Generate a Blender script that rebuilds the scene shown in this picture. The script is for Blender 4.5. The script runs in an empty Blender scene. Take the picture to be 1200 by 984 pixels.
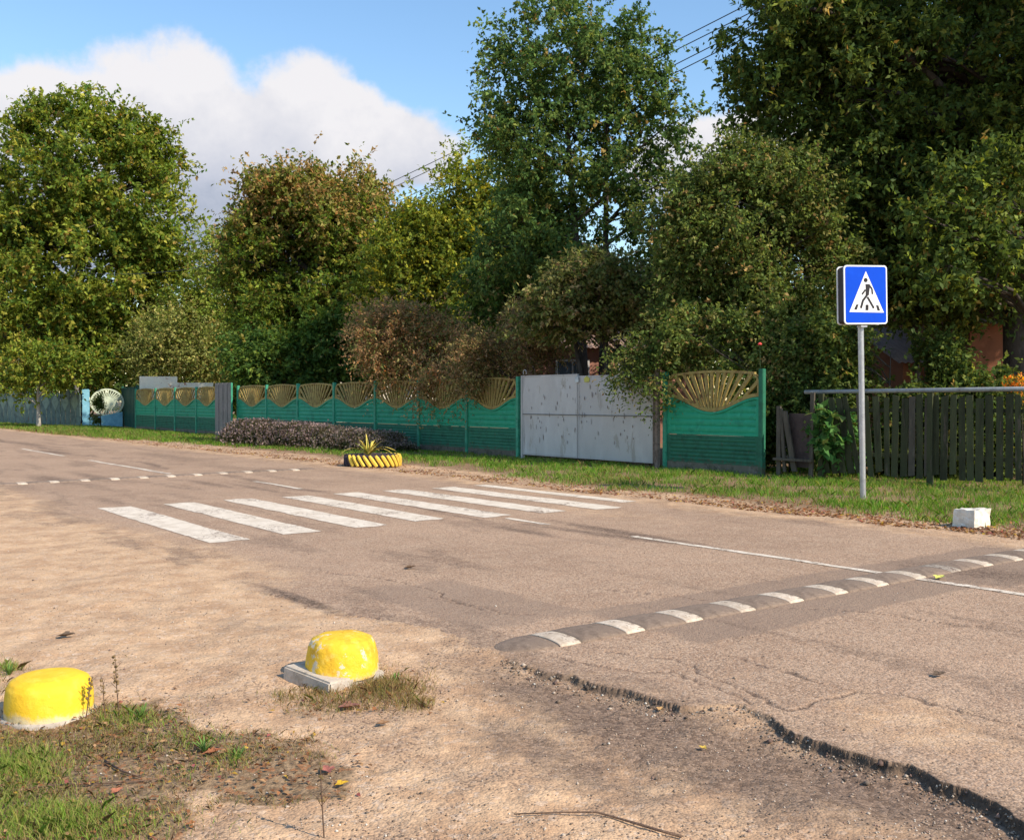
import bpy, bmesh, math, random
import numpy as np
from mathutils import Vector, Matrix

# ------------------------------------------------------------------ camera, sky, sun
scene = bpy.context.scene
COL = scene.collection
R = math.radians
FPX, CX, HZ, CAMH = 1190.0, 600.0, 470.0, 1.55     # survey constants of the photograph

cam_d = bpy.data.cameras.new("camera")
cam_d.sensor_width = 36.0
cam_d.lens = FPX / 1200.0 * 36.0
cam_d.clip_start = 0.05
cam_d.clip_end = 6000
cam = bpy.data.objects.new("camera", cam_d)
cam.location = (0, 0, CAMH)
cam.rotation_euler = (R(90) - math.atan(22.0 / FPX), 0, 0)
COL.objects.link(cam)
scene.camera = cam

SUN_AZ, SUN_EL = math.atan2(0.80, -0.60), R(39)
scene.view_settings.view_transform = 'Standard'
scene.view_settings.look = 'None'
scene.view_settings.exposure = 0.50
scene.view_settings.gamma = 1.0
scene.view_settings.use_curve_mapping = False

sun_d = bpy.data.lights.new("sun", 'SUN')
sun_d.energy = 4.2
sun_d.angle = R(0.55)
sun_d.color = (1.0, 0.87, 0.70)
sun = bpy.data.objects.new("sun", sun_d)
sd = Vector((math.sin(SUN_AZ) * math.cos(SUN_EL), math.cos(SUN_AZ) * math.cos(SUN_EL), math.sin(SUN_EL)))
sun.rotation_euler = sd.to_track_quat('Z', 'Y').to_euler()
sun.location = sd * 60
COL.objects.link(sun)

world = bpy.data.worlds.new("World")
scene.world = world
world.use_nodes = True


def build_world():
    nt = world.node_tree
    nt.nodes.clear()
    N, L = nt.nodes.new, nt.links.new
    out = N('ShaderNodeOutputWorld')
    sky = N('ShaderNodeTexSky')
    sky.sky_type = 'NISHITA'
    sky.sun_disc = False
    sky.sun_elevation = SUN_EL
    sky.sun_rotation = SUN_AZ
    sky.air_density = 1.25
    sky.dust_density = 0.25
    sky.ozone_density = 2.6
    hs = N('ShaderNodeHueSaturation')
    hs.inputs['Saturation'].default_value = 1.10
    hs.inputs['Value'].default_value = 1.0
    L(sky.outputs[0], hs.inputs['Color'])
    bg = N('ShaderNodeBackground')
    bg.inputs['Strength'].default_value = 0.148
    L(hs.outputs[0], bg.inputs['Color'])

    tc = N('ShaderNodeTexCoord')
    sep = N('ShaderNodeSeparateXYZ')
    L(tc.outputs['Generated'], sep.inputs[0])

    def m(op, a, b=None, c=None, clamp=False):
        n = N('ShaderNodeMath')
        n.operation = op
        n.use_clamp = clamp
        for i, v in enumerate((a, b, c)):
            if v is None:
                continue
            if isinstance(v, (int, float)):
                n.inputs[i].default_value = v
            else:
                L(v, n.inputs[i])
        return n.outputs[0]
    az = m('ARCTAN2', sep.outputs['X'], sep.outputs['Y'])
    hyp = m('SQRT', m('ADD', m('MULTIPLY', sep.outputs['X'], sep.outputs['X']), m('MULTIPLY', sep.outputs['Y'], sep.outputs['Y'])))
    el = m('ARCTAN2', sep.outputs['Z'], hyp)

    nz = N('ShaderNodeTexNoise')
    nz.inputs['Scale'].default_value = 7.0
    nz.inputs['Detail'].default_value = 9
    nz.inputs['Roughness'].default_value = 0.55
    L(tc.outputs['Generated'], nz.inputs['Vector'])
    nb = N('ShaderNodeTexNoise')
    nb.inputs['Scale'].default_value = 17.0
    nb.inputs['Detail'].default_value = 9
    nb.inputs['Roughness'].default_value = 0.62
    L(tc.outputs['Generated'], nb.inputs['Vector'])

    def blob(px, py, rx, ry):
        a0 = math.atan((px - CX) / FPX)
        e0 = math.atan((HZ - py) / FPX * math.cos(a0))
        u = m('DIVIDE', m('SUBTRACT', az, a0), rx / FPX)
        v = m('DIVIDE', m('SUBTRACT', el, e0), ry / FPX)
        return m('SUBTRACT', 1.0, m('SQRT', m('ADD', m('MULTIPLY', u, u), m('MULTIPLY', v, v))))
    blobs = [(-40, 170, 150, 78), (70, 175, 120, 88), (160, 165, 95, 92), (232, 150, 82, 92), (352, 152, 92, 88), (292, 160, 80, 66), (400, 150, 70, 60),
             (290, 235, 190, 110), (455, 178, 88, 58), (120, 250, 260, 90), (840, 200, 120, 60), (905, 150, 60, 22)]
    f = None
    for b in blobs:
        s = blob(*b)
        if f is None:
            f = s
        else:
            f = m('SMOOTH_MAX', f, s, 0.10)
    n1 = m('SUBTRACT', nz.outputs['Fac'], 0.5)
    n2 = m('SUBTRACT', nb.outputs['Fac'], 0.5)
    dens = m('ADD', f, m('ADD', m('MULTIPLY', n1, 1.15), m('MULTIPLY', n2, 0.75)))
    mr = N('ShaderNodeMapRange')
    mr.interpolation_type = 'SMOOTHSTEP'
    mr.inputs['From Min'].default_value = -0.06
    mr.inputs['From Max'].default_value = 0.25
    L(dens, mr.inputs['Value'])
    # a few other clouds over the rest of the sky
    far = N('ShaderNodeTexNoise')
    far.inputs['Scale'].default_value = 2.6
    far.inputs['Detail'].default_value = 8
    L(tc.outputs['Generated'], far.inputs['Vector'])
    mr2 = N('ShaderNodeMapRange')
    mr2.interpolation_type = 'SMOOTHSTEP'
    mr2.inputs['From Min'].default_value = 0.56
    mr2.inputs['From Max'].default_value = 0.74
    L(far.outputs['Fac'], mr2.inputs['Value'])
    behind = m('LESS_THAN', sep.outputs['Y'], 0.3)
    mask = m('MAXIMUM', mr.outputs[0], m('MULTIPLY', mr2.outputs[0], behind))
    mask = m('MULTIPLY', mask, 0.96)
    # cloud colour: white crowns, violet grey flat base
    shade = N('ShaderNodeMapRange')
    shade.inputs['From Min'].default_value = 0.145
    shade.inputs['From Max'].default_value = 0.275
    L(m('ADD', el, m('ADD', m('MULTIPLY', n1, 0.16), m('MULTIPLY', n2, 0.12))), shade.inputs['Value'])
    ramp = N('ShaderNodeValToRGB')
    ramp.color_ramp.elements[0].color = (0.38, 0.43, 0.55, 1)
    ramp.color_ramp.elements[1].color = (0.97, 0.94, 0.95, 1)
    e = ramp.color_ramp.elements.new(0.35)
    e.color = (0.62, 0.64, 0.74, 1)
    L(shade.outputs[0], ramp.inputs[0])
    bg2 = N('ShaderNodeBackground')
    bg2.inputs['Strength'].default_value = 0.67
    L(ramp.outputs[0], bg2.inputs['Color'])
    mix = N('ShaderNodeMixShader')
    L(mask, mix.inputs[0])
    L(bg.outputs[0], mix.inputs[1])
    L(bg2.outputs[0], mix.inputs[2])
    L(mix.outputs[0], out.inputs[0])


build_world()
rng = np.random.default_rng(11)
random.seed(5)
scene.cycles.max_bounces = 6
scene.cycles.transparent_max_bounces = 6

# ------------------------------------------------------------------ helpers
U = np.array((-0.6, 0.8))      # along the road, away from the camera
V = np.array((0.8, 0.6))       # across the road, towards the fence


def P(s, t, z=0.0):
    return Vector((0.8 * t - 0.6 * s, 0.6 * t + 0.8 * s, z))


def G(px, py, z=0.0):
    """ground point seen at a photo pixel"""
    Y = FPX * (CAMH - z) / (py - HZ)
    return Vector(((px - CX) / FPX * Y, Y, z))


def ST(px, py):
    g = G(px, py)
    return (-0.6 * g.x + 0.8 * g.y, 0.8 * g.x + 0.6 * g.y)


def AT(px, Y, z=0.0):
    return Vector(((px - CX) / FPX * Y, Y, z))


def HT(py, Y):
    return CAMH + (HZ - py) / FPX * Y


ROAD_ROT = math.atan2(0.8, -0.6)   # local x = away along the road, local y = towards the carriageway


def vnoise(x, y, seed=0):
    x = np.asarray(x, float)
    y = np.asarray(y, float)
    xi = np.floor(x).astype(np.int64)
    yi = np.floor(y).astype(np.int64)
    xf = x - xi
    yf = y - yi

    def h(a, b):
        n = (a * 374761393 + b * 668265263 + seed * 1442695041) & 0xFFFFFFFF
        n = ((n ^ (n >> 13)) * 1274126177) & 0xFFFFFFFF
        n = n ^ (n >> 16)
        return (n & 0xFFFF) / 65535.0
    u = xf * xf * (3 - 2 * xf)
    v = yf * yf * (3 - 2 * yf)
    return (h(xi, yi) * (1 - u) + h(xi + 1, yi) * u) * (1 - v) + (h(xi, yi + 1) * (1 - u) + h(xi + 1, yi + 1) * u) * v


def fbm(x, y, seed=0, oct=4):
    s = 0
    a = 0.5
    tot = 0
    for i in range(oct):
        s = s + a * vnoise(x * 2 ** i + 17.3 * i, y * 2 ** i - 9.1 * i, seed + i)
        tot += a
        a *= 0.55
    return s / tot


def sstep(a, b, x):
    t = np.clip((np.asarray(x, float) - a) / (b - a), 0, 1)
    return t * t * (3 - 2 * t)


def tag(o, label=None, cat=None, group=None, kind=None):
    if label:
        o['label'] = label
    if cat:
        o['category'] = cat
    if group:
        o['group'] = group
    if kind:
        o['kind'] = kind
    return o


def empty(name, loc, rz=0.0, **kw):
    o = bpy.data.objects.new(name, None)
    o.location = loc
    o.rotation_euler = (0, 0, rz)
    o.empty_display_size = 0.2
    COL.objects.link(o)
    return tag(o, **kw)


def link(name, me, mat=None, parent=None, smooth=False):
    o = bpy.data.objects.new(name, me)
    COL.objects.link(o)
    if mat is not None:
        me.materials.append(mat)
    if parent is not None:
        o.parent = parent
    if smooth:
        me.polygons.foreach_set('use_smooth', [True] * len(me.polygons))
    return o


def np_mesh(name, verts, quads, cols=None, sizes=None):
    """fast mesh from numpy: verts (n,3), quads (m,4) or (m,3)"""
    me = bpy.data.meshes.new(name)
    verts = np.asarray(verts, np.float32)
    quads = np.asarray(quads, np.int32)
    k = quads.shape[1]
    me.vertices.add(len(verts))
    me.vertices.foreach_set('co', verts.ravel())
    me.loops.add(quads.size)
    me.loops.foreach_set('vertex_index', quads.ravel())
    me.polygons.add(len(quads))
    me.polygons.foreach_set('loop_start', np.arange(0, quads.size, k, dtype=np.int32))
    me.polygons.foreach_set('loop_total', np.full(len(quads), k, np.int32))
    me.update(calc_edges=True)
    if cols is not None:
        for nm, c in cols.items():
            at = me.attributes.new(nm, 'FLOAT_COLOR', 'POINT')
            c4 = np.ones((len(verts), 4), np.float32)
            c4[:, :3] = c
            at.data.foreach_set('color', c4.ravel())
    return me


class MB:
    """collects shapes into one mesh"""

    def __init__(self):
        self.bm = bmesh.new()

    def box(self, c, size, rot=None, bevel=0.0):
        M = Matrix.Translation(Vector(c))
        if rot is not None:
            M = M @ rot
        M = M @ Matrix.Diagonal((size[0], size[1], size[2], 1))
        r = bmesh.ops.create_cube(self.bm, size=1.0, matrix=M)
        if bevel:
            es = {e for v in r['verts'] for e in v.link_edges}
            bmesh.ops.bevel(self.bm, geom=list(es), offset=bevel, segments=2, affect='EDGES')
        return self

    def tube(self, pts, radii, n=8, cap=True):
        pts = [Vector(p) for p in pts]
        if not isinstance(radii, (list, tuple)):
            radii = [radii] * len(pts)
        rings = []
        ref = Vector((0.13, 0.21, 0.97)).normalized()
        for i, p in enumerate(pts):
            a = pts[max(0, i - 1)]
            b = pts[min(len(pts) - 1, i + 1)]
            d = (b - a).normalized()
            x = d.cross(ref)
            if x.length < 0.05:
                x = d.cross(Vector((1, 0, 0)))
            x.normalize()
            y = d.cross(x)
            rings.append([self.bm.verts.new(p + (x * math.cos(2 * math.pi * k / n) + y * math.sin(2 * math.pi * k / n)) * radii[i]) for k in range(n)])
        for a, b in zip(rings[:-1], rings[1:]):
            for k in range(n):
                self.bm.faces.new((a[k], a[(k + 1) % n], b[(k + 1) % n], b[k]))
        if cap:
            self.bm.faces.new(rings[0][::-1])
            self.bm.faces.new(rings[-1])
        return self

    def prism(self, poly, y0, y1, M=None):
        """poly in local xz, extruded along y"""
        M = M or Matrix.Identity(4)
        a = [self.bm.verts.new(M @ Vector((x, y0, z))) for x, z in poly]
        b = [self.bm.verts.new(M @ Vector((x, y1, z))) for x, z in poly]
        n = len(poly)
        self.bm.faces.new(a)
        self.bm.faces.new(b[::-1])
        for i in range(n):
            self.bm.faces.new((a[i], b[i], b[(i + 1) % n], a[(i + 1) % n]))
        return self

    def grid(self, fn, nu, nv):
        vs = [[self.bm.verts.new(fn(i / nu, j / nv)) for j in range(nv + 1)] for i in range(nu + 1)]
        for i in range(nu):
            for j in range(nv):
                self.bm.faces.new((vs[i][j], vs[i + 1][j], vs[i + 1][j + 1], vs[i][j + 1]))
        return vs

    def build(self, name, mat, parent=None, smooth=False):
        bmesh.ops.recalc_face_normals(self.bm, faces=self.bm.faces)
        me = bpy.data.meshes.new(name)
        self.bm.to_mesh(me)
        self.bm.free()
        return link(name, me, mat, parent, smooth)


def stroke(p, q, w):
    """rectangle poly between two 2d points"""
    p, q = Vector(p), Vector(q)
    d = (q - p).normalized()
    n = Vector((-d.y, d.x)) * w / 2
    return [tuple(p + n), tuple(q + n), tuple(q - n), tuple(p - n)]


# ------------------------------------------------------------------ materials
def new_mat(name):
    m = bpy.data.materials.new(name)
    m.use_nodes = True
    nt = m.node_tree
    nt.nodes.clear()
    out = nt.nodes.new('ShaderNodeOutputMaterial')
    return m, nt, out


def mixc(nt, fac, a, b):
    n = nt.nodes.new('ShaderNodeMix')
    n.data_type = 'RGBA'
    for sock, v in ((n.inputs[0], fac), (n.inputs[6], a), (n.inputs[7], b)):
        if isinstance(v, (int, float)):
            sock.default_value = v
        elif isinstance(v, (tuple, list)):
            sock.default_value = (*v[:3], 1)
        else:
            nt.links.new(v, sock)
    return n.outputs[2]


def nnoise(nt, scale, detail=5, rough=0.55, vec=None, dist=0.0):
    n = nt.nodes.new('ShaderNodeTexNoise')
    n.inputs['Scale'].default_value = scale
    n.inputs['Detail'].default_value = detail
    n.inputs['Roughness'].default_value = rough
    n.inputs['Distortion'].default_value = dist
    if vec is not None:
        nt.links.new(vec, n.inputs['Vector'])
    return n.outputs['Fac']


def nrange(nt, v, a, b, c=0.0, d=1.0, smooth=True):
    n = nt.nodes.new('ShaderNodeMapRange')
    if smooth:
        n.interpolation_type = 'SMOOTHSTEP'
    n.inputs['From Min'].default_value = a
    n.inputs['From Max'].default_value = b
    n.inputs['To Min'].default_value = c
    n.inputs['To Max'].default_value = d
    nt.links.new(v, n.inputs['Value'])
    return n.outputs[0]


def nmath(nt, op, a, b=None, clamp=False):
    n = nt.nodes.new('ShaderNodeMath')
    n.operation = op
    n.use_clamp = clamp
    for i, v in enumerate((a, b)):
        if v is None:
            continue
        if isinstance(v, (int, float)):
            n.inputs[i].default_value = v
        else:
            nt.links.new(v, n.inputs[i])
    return n.outputs[0]


def coords(nt, kind='Object', scale=None):
    tc = nt.nodes.new('ShaderNodeTexCoord')
    o = tc.outputs[kind]
    if scale:
        mp = nt.nodes.new('ShaderNodeMapping')
        mp.inputs['Scale'].default_value = scale
        nt.links.new(o, mp.inputs['Vector'])
        o = mp.outputs[0]
    return o


def worn(name, base, dark=None, light=None, rough=0.75, scale=6.0, wear=None, wear_amt=0.6, bump=0.3, bscale=60, stretch=None, metallic=0.0, spec=0.3, grime=None, vary=0.10):
    """painted or raw surface with soft dirt, wear patches and fine bump"""
    m, nt, out = new_mat(name)
    b = nt.nodes.new('ShaderNodeBsdfPrincipled')
    vec = coords(nt, 'Object', stretch)
    n1 = nnoise(nt, scale, 6, 0.6, vec)
    dark = dark or tuple(c * 0.6 for c in base)
    light = light or tuple(min(1, c * 1.25) for c in base)
    c = mixc(nt, nrange(nt, n1, 0.30, 0.55), dark, base)
    n2 = nnoise(nt, scale * 3.1, 5, 0.6, vec)
    c = mixc(nt, nrange(nt, n2, 0.50, 0.72, 0, 0.7), c, light)
    if wear is not None:
        n3 = nnoise(nt, scale * 1.7, 9, 0.68, vec, 0.3)
        c = mixc(nt, nrange(nt, n3, wear_amt, wear_amt + 0.04), c, wear)
    if grime is not None:      # splashed dirt and bare spots near the foot: (colour, height)
        sz = nt.nodes.new('ShaderNodeSeparateXYZ')
        nt.links.new(coords(nt, 'Object'), sz.inputs[0])
        gz = nmath(nt, 'ADD', sz.outputs['Z'], nmath(nt, 'MULTIPLY', nmath(nt, 'SUBTRACT', nnoise(nt, 11, 7, 0.7, vec), 0.5), grime[1] * 3.2))
        c = mixc(nt, nrange(nt, gz, grime[1] * 0.25, grime[1], 0.85, 0.0), c, grime[0])
    oi = nt.nodes.new('ShaderNodeObjectInfo')
    hv = nt.nodes.new('ShaderNodeHueSaturation')
    nt.links.new(nrange(nt, oi.outputs['Random'], 0, 1, 1 - vary, 1 + vary, False), hv.inputs['Value'])
    nt.links.new(c, hv.inputs['Color'])
    c = hv.outputs[0]
    nt.links.new(c, b.inputs['Base Color'])
    b.inputs['Roughness'].default_value = rough
    b.inputs['Metallic'].default_value = metallic
    b.inputs['Specular IOR Level'].default_value = spec
    if bump:
        bp = nt.nodes.new('ShaderNodeBump')
        bp.inputs['Strength'].default_value = bump
        bp.inputs['Distance'].default_value = 0.01
        nt.links.new(nnoise(nt, bscale, 6, 0.65, vec), bp.inputs['Height'])
        nt.links.new(bp.outputs[0], b.inputs['Normal'])
    nt.links.new(b.outputs[0], out.inputs[0])
    return m


def leaf_material(name, rough=0.55, trans=0.45, gloss=0.12):
    m, nt, out = new_mat(name)
    at = nt.nodes.new('ShaderNodeAttribute')
    at.attribute_name = 'tint'
    b = nt.nodes.new('ShaderNodeBsdfPrincipled')
    nt.links.new(at.outputs['Color'], b.inputs['Base Color'])
    b.inputs['Roughness'].default_value = rough
    b.inputs['Specular IOR Level'].default_value = gloss
    t = nt.nodes.new('ShaderNodeBsdfTranslucent')
    hs = nt.nodes.new('ShaderNodeHueSaturation')
    hs.inputs['Hue'].default_value = 0.485
    hs.inputs['Saturation'].default_value = 1.1
    hs.inputs['Value'].default_value = 1.3
    nt.links.new(at.outputs['Color'], hs.inputs['Color'])
    nt.links.new(hs.outputs[0], t.inputs['Color'])
    mx = nt.nodes.new('ShaderNodeMixShader')
    mx.inputs[0].default_value = trans
    nt.links.new(b.outputs[0], mx.inputs[1])
    nt.links.new(t.outputs[0], mx.inputs[2])
    nt.links.new(mx.outputs[0], out.inputs[0])
    return m


M_LEAF = leaf_material('leaf_surface')
M_BLADE = leaf_material('grass_blade', rough=0.6, trans=0.35)
M_DRY = leaf_material('dry_leaf', rough=0.8, trans=0.12, gloss=0.1)
M_BARK = worn('bark', (0.055, 0.042, 0.032), (0.02, 0.016, 0.013), (0.10, 0.085, 0.07), scale=9, bump=1.0, bscale=30, stretch=(1, 1, 0.3))


# ------------------------------------------------------------------ ground and road
M_IN = dict(Y=lambda d: FPX * CAMH / d)
edge_px = [(1330, 1040), (1200, 966), (1180, 951), (1150, 930), (1100, 914), (1060, 899), (1000, 881), (960, 867), (925, 857), (912, 850), (906, 842),
           (870, 826), (800, 829), (760, 816), (700, 804), (665, 795), (630, 783), (600, 774), (570, 762), (520, 742), (470, 730), (410, 722),
           (370, 706), (330, 699), (280, 690), (235, 672), (190, 655), (140, 640), (60, 618), (0, 604)]
edge_st = [ST(*p) for p in edge_px]
edge_st.sort()
ES = np.array([-40, edge_st[0][0] - 0.5] + [e[0] for e in edge_st] + [16, 30, 400])
ET = np.array([3.7, 3.75] + [e[1] for e in edge_st] + [3.0, 2.9, 2.6])
# depth of the broken edge along the road
DS = np.array([-40, 0.2, 1.2, 1.8, 2.4, 3.0, 3.25, 3.4, 3.6, 4.0, 4.5, 4.72, 5.0, 6.6, 7.2, 7.8, 8.2, 9.0, 400])
DD = np.array([.015, .015, .026, .032, .028, .026, .016, .004, .008, .017, .020, .006, .002, .002, .008, .007, .002, .0, .0])


def edge_t(s):
    j = (fbm(s * 5.5, s * 0 + 3.3, 21, 4) - 0.5) * 0.15 + (fbm(s * 14, s * 0 + 1.3, 22, 2) - 0.5) * 0.035
    return np.interp(s, ES, ET) + j


def seg_dist(s, t, pts):
    d = np.full(np.shape(s), 1e9)
    for (s0, t0), (s1, t1) in zip(pts[:-1], pts[1:]):
        ds, dt = s1 - s0, t1 - t0
        L2 = ds * ds + dt * dt
        k = np.clip(((s - s0) * ds + (t - t0) * dt) / L2, 0, 1)
        d = np.minimum(d, np.hypot(s - s0 - k * ds, t - t0 - k * dt))
    return d


cracks = [[ST(*p) for p in c] for c in (
    [(700, 765), (790, 772), (860, 805), (925, 835), (1000, 812), (1060, 815), (1130, 838), (1200, 852)],
    [(640, 768), (720, 785), (800, 790), (880, 826)],
    [(500, 700), (560, 712), (600, 722), (640, 720)],
    [(380, 672), (440, 676), (500, 690), (560, 716)],
    [(700, 690), (800, 700), (900, 712), (1000, 716), (1120, 733), (1200, 742)],
    [(262, 690), (330, 698), (400, 720), (450, 728), (520, 740)],
    [(300, 694), (345, 708), (395, 724), (430, 726)],
    [(860, 770), (960, 800), (1010, 812)],
)]


def ell(s, t, px, py, ls, lt, slant=0.0):
    s0, t0 = ST(px, py)
    ds, dt = s - s0, t - t0
    dt = dt - slant * ds
    return np.exp(-((ds / ls) ** 2 + (dt / lt) ** 2))


def road_fields(x, y):
    s = -0.6 * x + 0.8 * y
    t = 0.8 * x + 0.6 * y
    te = edge_t(s)
    far = 10.95 + (fbm(s * 0.9, s * 0 + 7, 31, 4) - 0.5) * 0.55 + (fbm(s * 6, s * 0 + 7, 33, 3) - 0.5) * 0.12
    inside = (t > te) & (t < far)
    depth = np.interp(s, DS, DD)
    z = np.zeros_like(s)
    und = (fbm(s * 0.5, t * 0.5, 41, 3) - 0.5) * 0.02
    fine = (fbm(s * 9, t * 9, 43, 3) - 0.5) * 0.010
    z_road = und + fine * 0.35
    # ruts and scour below the broken edge, then the dirt shoulder
    dist = te - t
    z_dirt = und + fine * (0.35 + 1.15 * sstep(0, .1, dist)) - (depth * (1 - 0.75 * sstep(0.08, 1.3, dist)) + 0.003) * sstep(-0.002, 0.030, dist) + (fbm(s * 2.2, t * 2.2, 47, 4) - 0.5) * 0.05 * sstep(0.0, 0.8, dist)
    rut = np.exp(-((t - 2.9 - 0.1 * np.sin(s * 0.8)) / 0.16) ** 2) * 0.02
    z_dirt = z_dirt - 0.035 * ell(s, t, 780, 848, 0.9, 0.28) - 0.03 * ell(s, t, 1000, 905, 0.9, 0.22)
    z_dirt = z_dirt - rut * sstep(-2, 1, -s + 4)
    z_verge = und - 0.02 * sstep(0, 1.5, t - far) + (fbm(s * 1.3, t * 1.3, 51, 4) - 0.5) * 0.05 * sstep(0.2, 1.0, t - far)
    z = np.where(inside, z_road, np.where(t <= te, z_dirt, z_verge))
    for c in cracks:
        dd = seg_dist(s + (fbm(s * 8, t * 8, 61, 3) - .5) * 0.12, t + (fbm(s * 8, t * 8, 63, 3) - .5) * 0.12, c)
        z = np.where(inside, z - 0.010 * np.exp(-(dd / 0.012) ** 2), z)
    return s, t, te, far, inside, depth, z


def ground_z(x, y):
    return float(road_fields(np.array([x], float), np.array([y], float))[6][0])


def ground_material():
    m, nt, out = new_mat('road_and_soil')
    L = nt.links.new
    b = nt.nodes.new('ShaderNodeBsdfPrincipled')
    b.inputs['Roughness'].default_value = 0.92
    b.inputs['Specular IOR Level'].default_value = 0.25
    at = nt.nodes.new('ShaderNodeAttribute')
    at.attribute_name = 'mask'
    sp = nt.nodes.new('ShaderNodeSeparateColor')
    L(at.outputs['Color'], sp.inputs[0])
    asph, sand, dark = sp.outputs[0], sp.outputs[1], sp.outputs[2]
    at2 = nt.nodes.new('ShaderNodeAttribute')
    at2.attribute_name = 'mask_two'
    sp2 = nt.nodes.new('ShaderNodeSeparateColor')
    L(at2.outputs['Color'], sp2.inputs[0])
    scarp, soil, patch = sp2.outputs[0], sp2.outputs[1], sp2.outputs[2]
    vec = coords(nt)
    # asphalt: grey brown binder, pale and dark aggregate
    vo = nt.nodes.new('ShaderNodeTexVoronoi')
    vo.inputs['Scale'].default_value = 85
    vo.inputs['Randomness'].default_value = 1.0
    L(vec, vo.inputs['Vector'])
    sepv = nt.nodes.new('ShaderNodeSeparateColor')
    L(vo.outputs['Color'], sepv.inputs[0])
    vo2 = nt.nodes.new('ShaderNodeTexVoronoi')
    vo2.inputs['Scale'].default_value = 38
    L(vec, vo2.inputs['Vector'])
    sepv2 = nt.nodes.new('ShaderNodeSeparateColor')
    L(vo2.outputs['Color'], sepv2.inputs[0])
    big = nnoise(nt, 0.55, 5, 0.6, vec)
    mid = nnoise(nt, 3.2, 6, 0.6, vec)
    fine = nnoise(nt, 28, 5, 0.7, vec)
    A = mixc(nt, nrange(nt, big, 0.34, 0.66), (0.335, 0.218, 0.143), (0.43, 0.286, 0.190))
    A = mixc(nt, nrange(nt, mid, 0.38, 0.66, 0, 0.5), A, (0.45, 0.318, 0.218))
    A = mixc(nt, nrange(nt, sepv.outputs[0], 0.72, 0.78, 0, 0.5), A, (0.60, 0.45, 0.33))
    A = mixc(nt, nrange(nt, sepv.outputs[1], 0.76, 0.82, 0, 0.6), A, (0.14, 0.092, 0.064))
    A = mixc(nt, nrange(nt, fine, 0.50, 0.68, 0, 0.45), A, (0.21, 0.14, 0.098))
    # patch of tighter, greyer repair asphalt; lighter overlay in the corner comes via sand
    A = mixc(nt, nmath(nt, 'MULTIPLY', patch, 0.75), A, mixc(nt, nrange(nt, sepv.outputs[2], 0.5, 0.8, 0, 0.4), (0.245, 0.172, 0.125), (0.34, 0.25, 0.18)))
    # sandy dust
    S = mixc(nt, nrange(nt, mid, 0.32, 0.66), (0.47, 0.292, 0.168), (0.64, 0.435, 0.265))
    S = mixc(nt, nrange(nt, sepv2.outputs[0], 0.86, 0.90, 0, 0.4), S, (0.66, 0.52, 0.40))
    gritz = nmath(nt, 'MULTIPLY', nrange(nt, nnoise(nt, 1.6, 6, 0.65, coords(nt, 'Object', (1.0, 0.7, 1))), 0.42, 0.62), nrange(nt, sand, 0.86, 1.0, 1.0, 0.35))
    S = mixc(nt, nmath(nt, 'MULTIPLY', gritz, 0.45), S, (0.30, 0.195, 0.130))
    S = mixc(nt, nmath(nt, 'MULTIPLY', nrange(nt, sepv.outputs[1], 0.72, 0.78, 0, 0.75), nrange(nt, gritz, 0, 1, 0.3, 1)), S, (0.15, 0.10, 0.07))
    S = mixc(nt, nrange(nt, fine, 0.52, 0.70, 0, 0.38), S, (0.30, 0.20, 0.13))
    # dust follows the mask, ragged by noise
    dn = nmath(nt, 'ADD', sand, nmath(nt, 'MULTIPLY', nmath(nt, 'SUBTRACT', nnoise(nt, 5.5, 7, 0.65, vec), 0.5), 0.9))
    C = mixc(nt, nrange(nt, dn, 0.28, 0.80), A, S)
    # dark streaks, tar and damp grit
    kn = nmath(nt, 'ADD', dark, nmath(nt, 'MULTIPLY', nmath(nt, 'SUBTRACT', nnoise(nt, 7, 7, 0.65, vec), 0.5), 0.8))
    D = mixc(nt, nrange(nt, sepv.outputs[0], 0.74, 0.80, 0, 0.5), mixc(nt, nrange(nt, sepv2.outputs[1], 0.3, 0.7), (0.105, 0.070, 0.050), (0.19, 0.13, 0.092)), (0.40, 0.28, 0.20))
    C = mixc(nt, nrange(nt, kn, 0.25, 0.85, 0, 0.88), C, D)
    # dark humus soil with leaf crumbs
    H = mixc(nt, nrange(nt, fine, 0.35, 0.65), (0.13, 0.085, 0.048), (0.33, 0.225, 0.13))
    H = mixc(nt, nrange(nt, sepv2.outputs[1], 0.80, 0.85, 0, 0.7), H, (0.30, 0.13, 0.055))
    hn = nmath(nt, 'ADD', soil, nmath(nt, 'MULTIPLY', nmath(nt, 'SUBTRACT', nnoise(nt, 4.5, 7, 0.65, vec), 0.5), 0.8))
    C = mixc(nt, nrange(nt, hn, 0.30, 0.75), C, H)
    C = mixc(nt, nmath(nt, 'MULTIPLY', scarp, nrange(nt, fine, 0.3, 0.6, 1.0, 0.75)), C, (0.035, 0.028, 0.023))
    L(C, b.inputs['Base Color'])
    bp = nt.nodes.new('ShaderNodeBump')
    bp.inputs['Strength'].default_value = 0.7
    bp.inputs['Distance'].default_value = 0.010
    hgt = nmath(nt, 'ADD', nmath(nt, 'MULTIPLY', vo.outputs['Distance'], -0.55), nmath(nt, 'MULTIPLY', fine, 0.9))
    hgt = nmath(nt, 'ADD', hgt, nmath(nt, 'MULTIPLY', vo2.outputs['Distance'], -0.5))
    hgt = nmath(nt, 'ADD', hgt, nmath(nt, 'MULTIPLY', nnoise(nt, 11, 4, 0.6, vec), 1.0))
    L(hgt, bp.inputs['Height'])
    L(bp.outputs[0], b.inputs['Normal'])
    L(b.outputs[0], out.inputs[0])
    return m


M_GROUND = ground_material()


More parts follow.
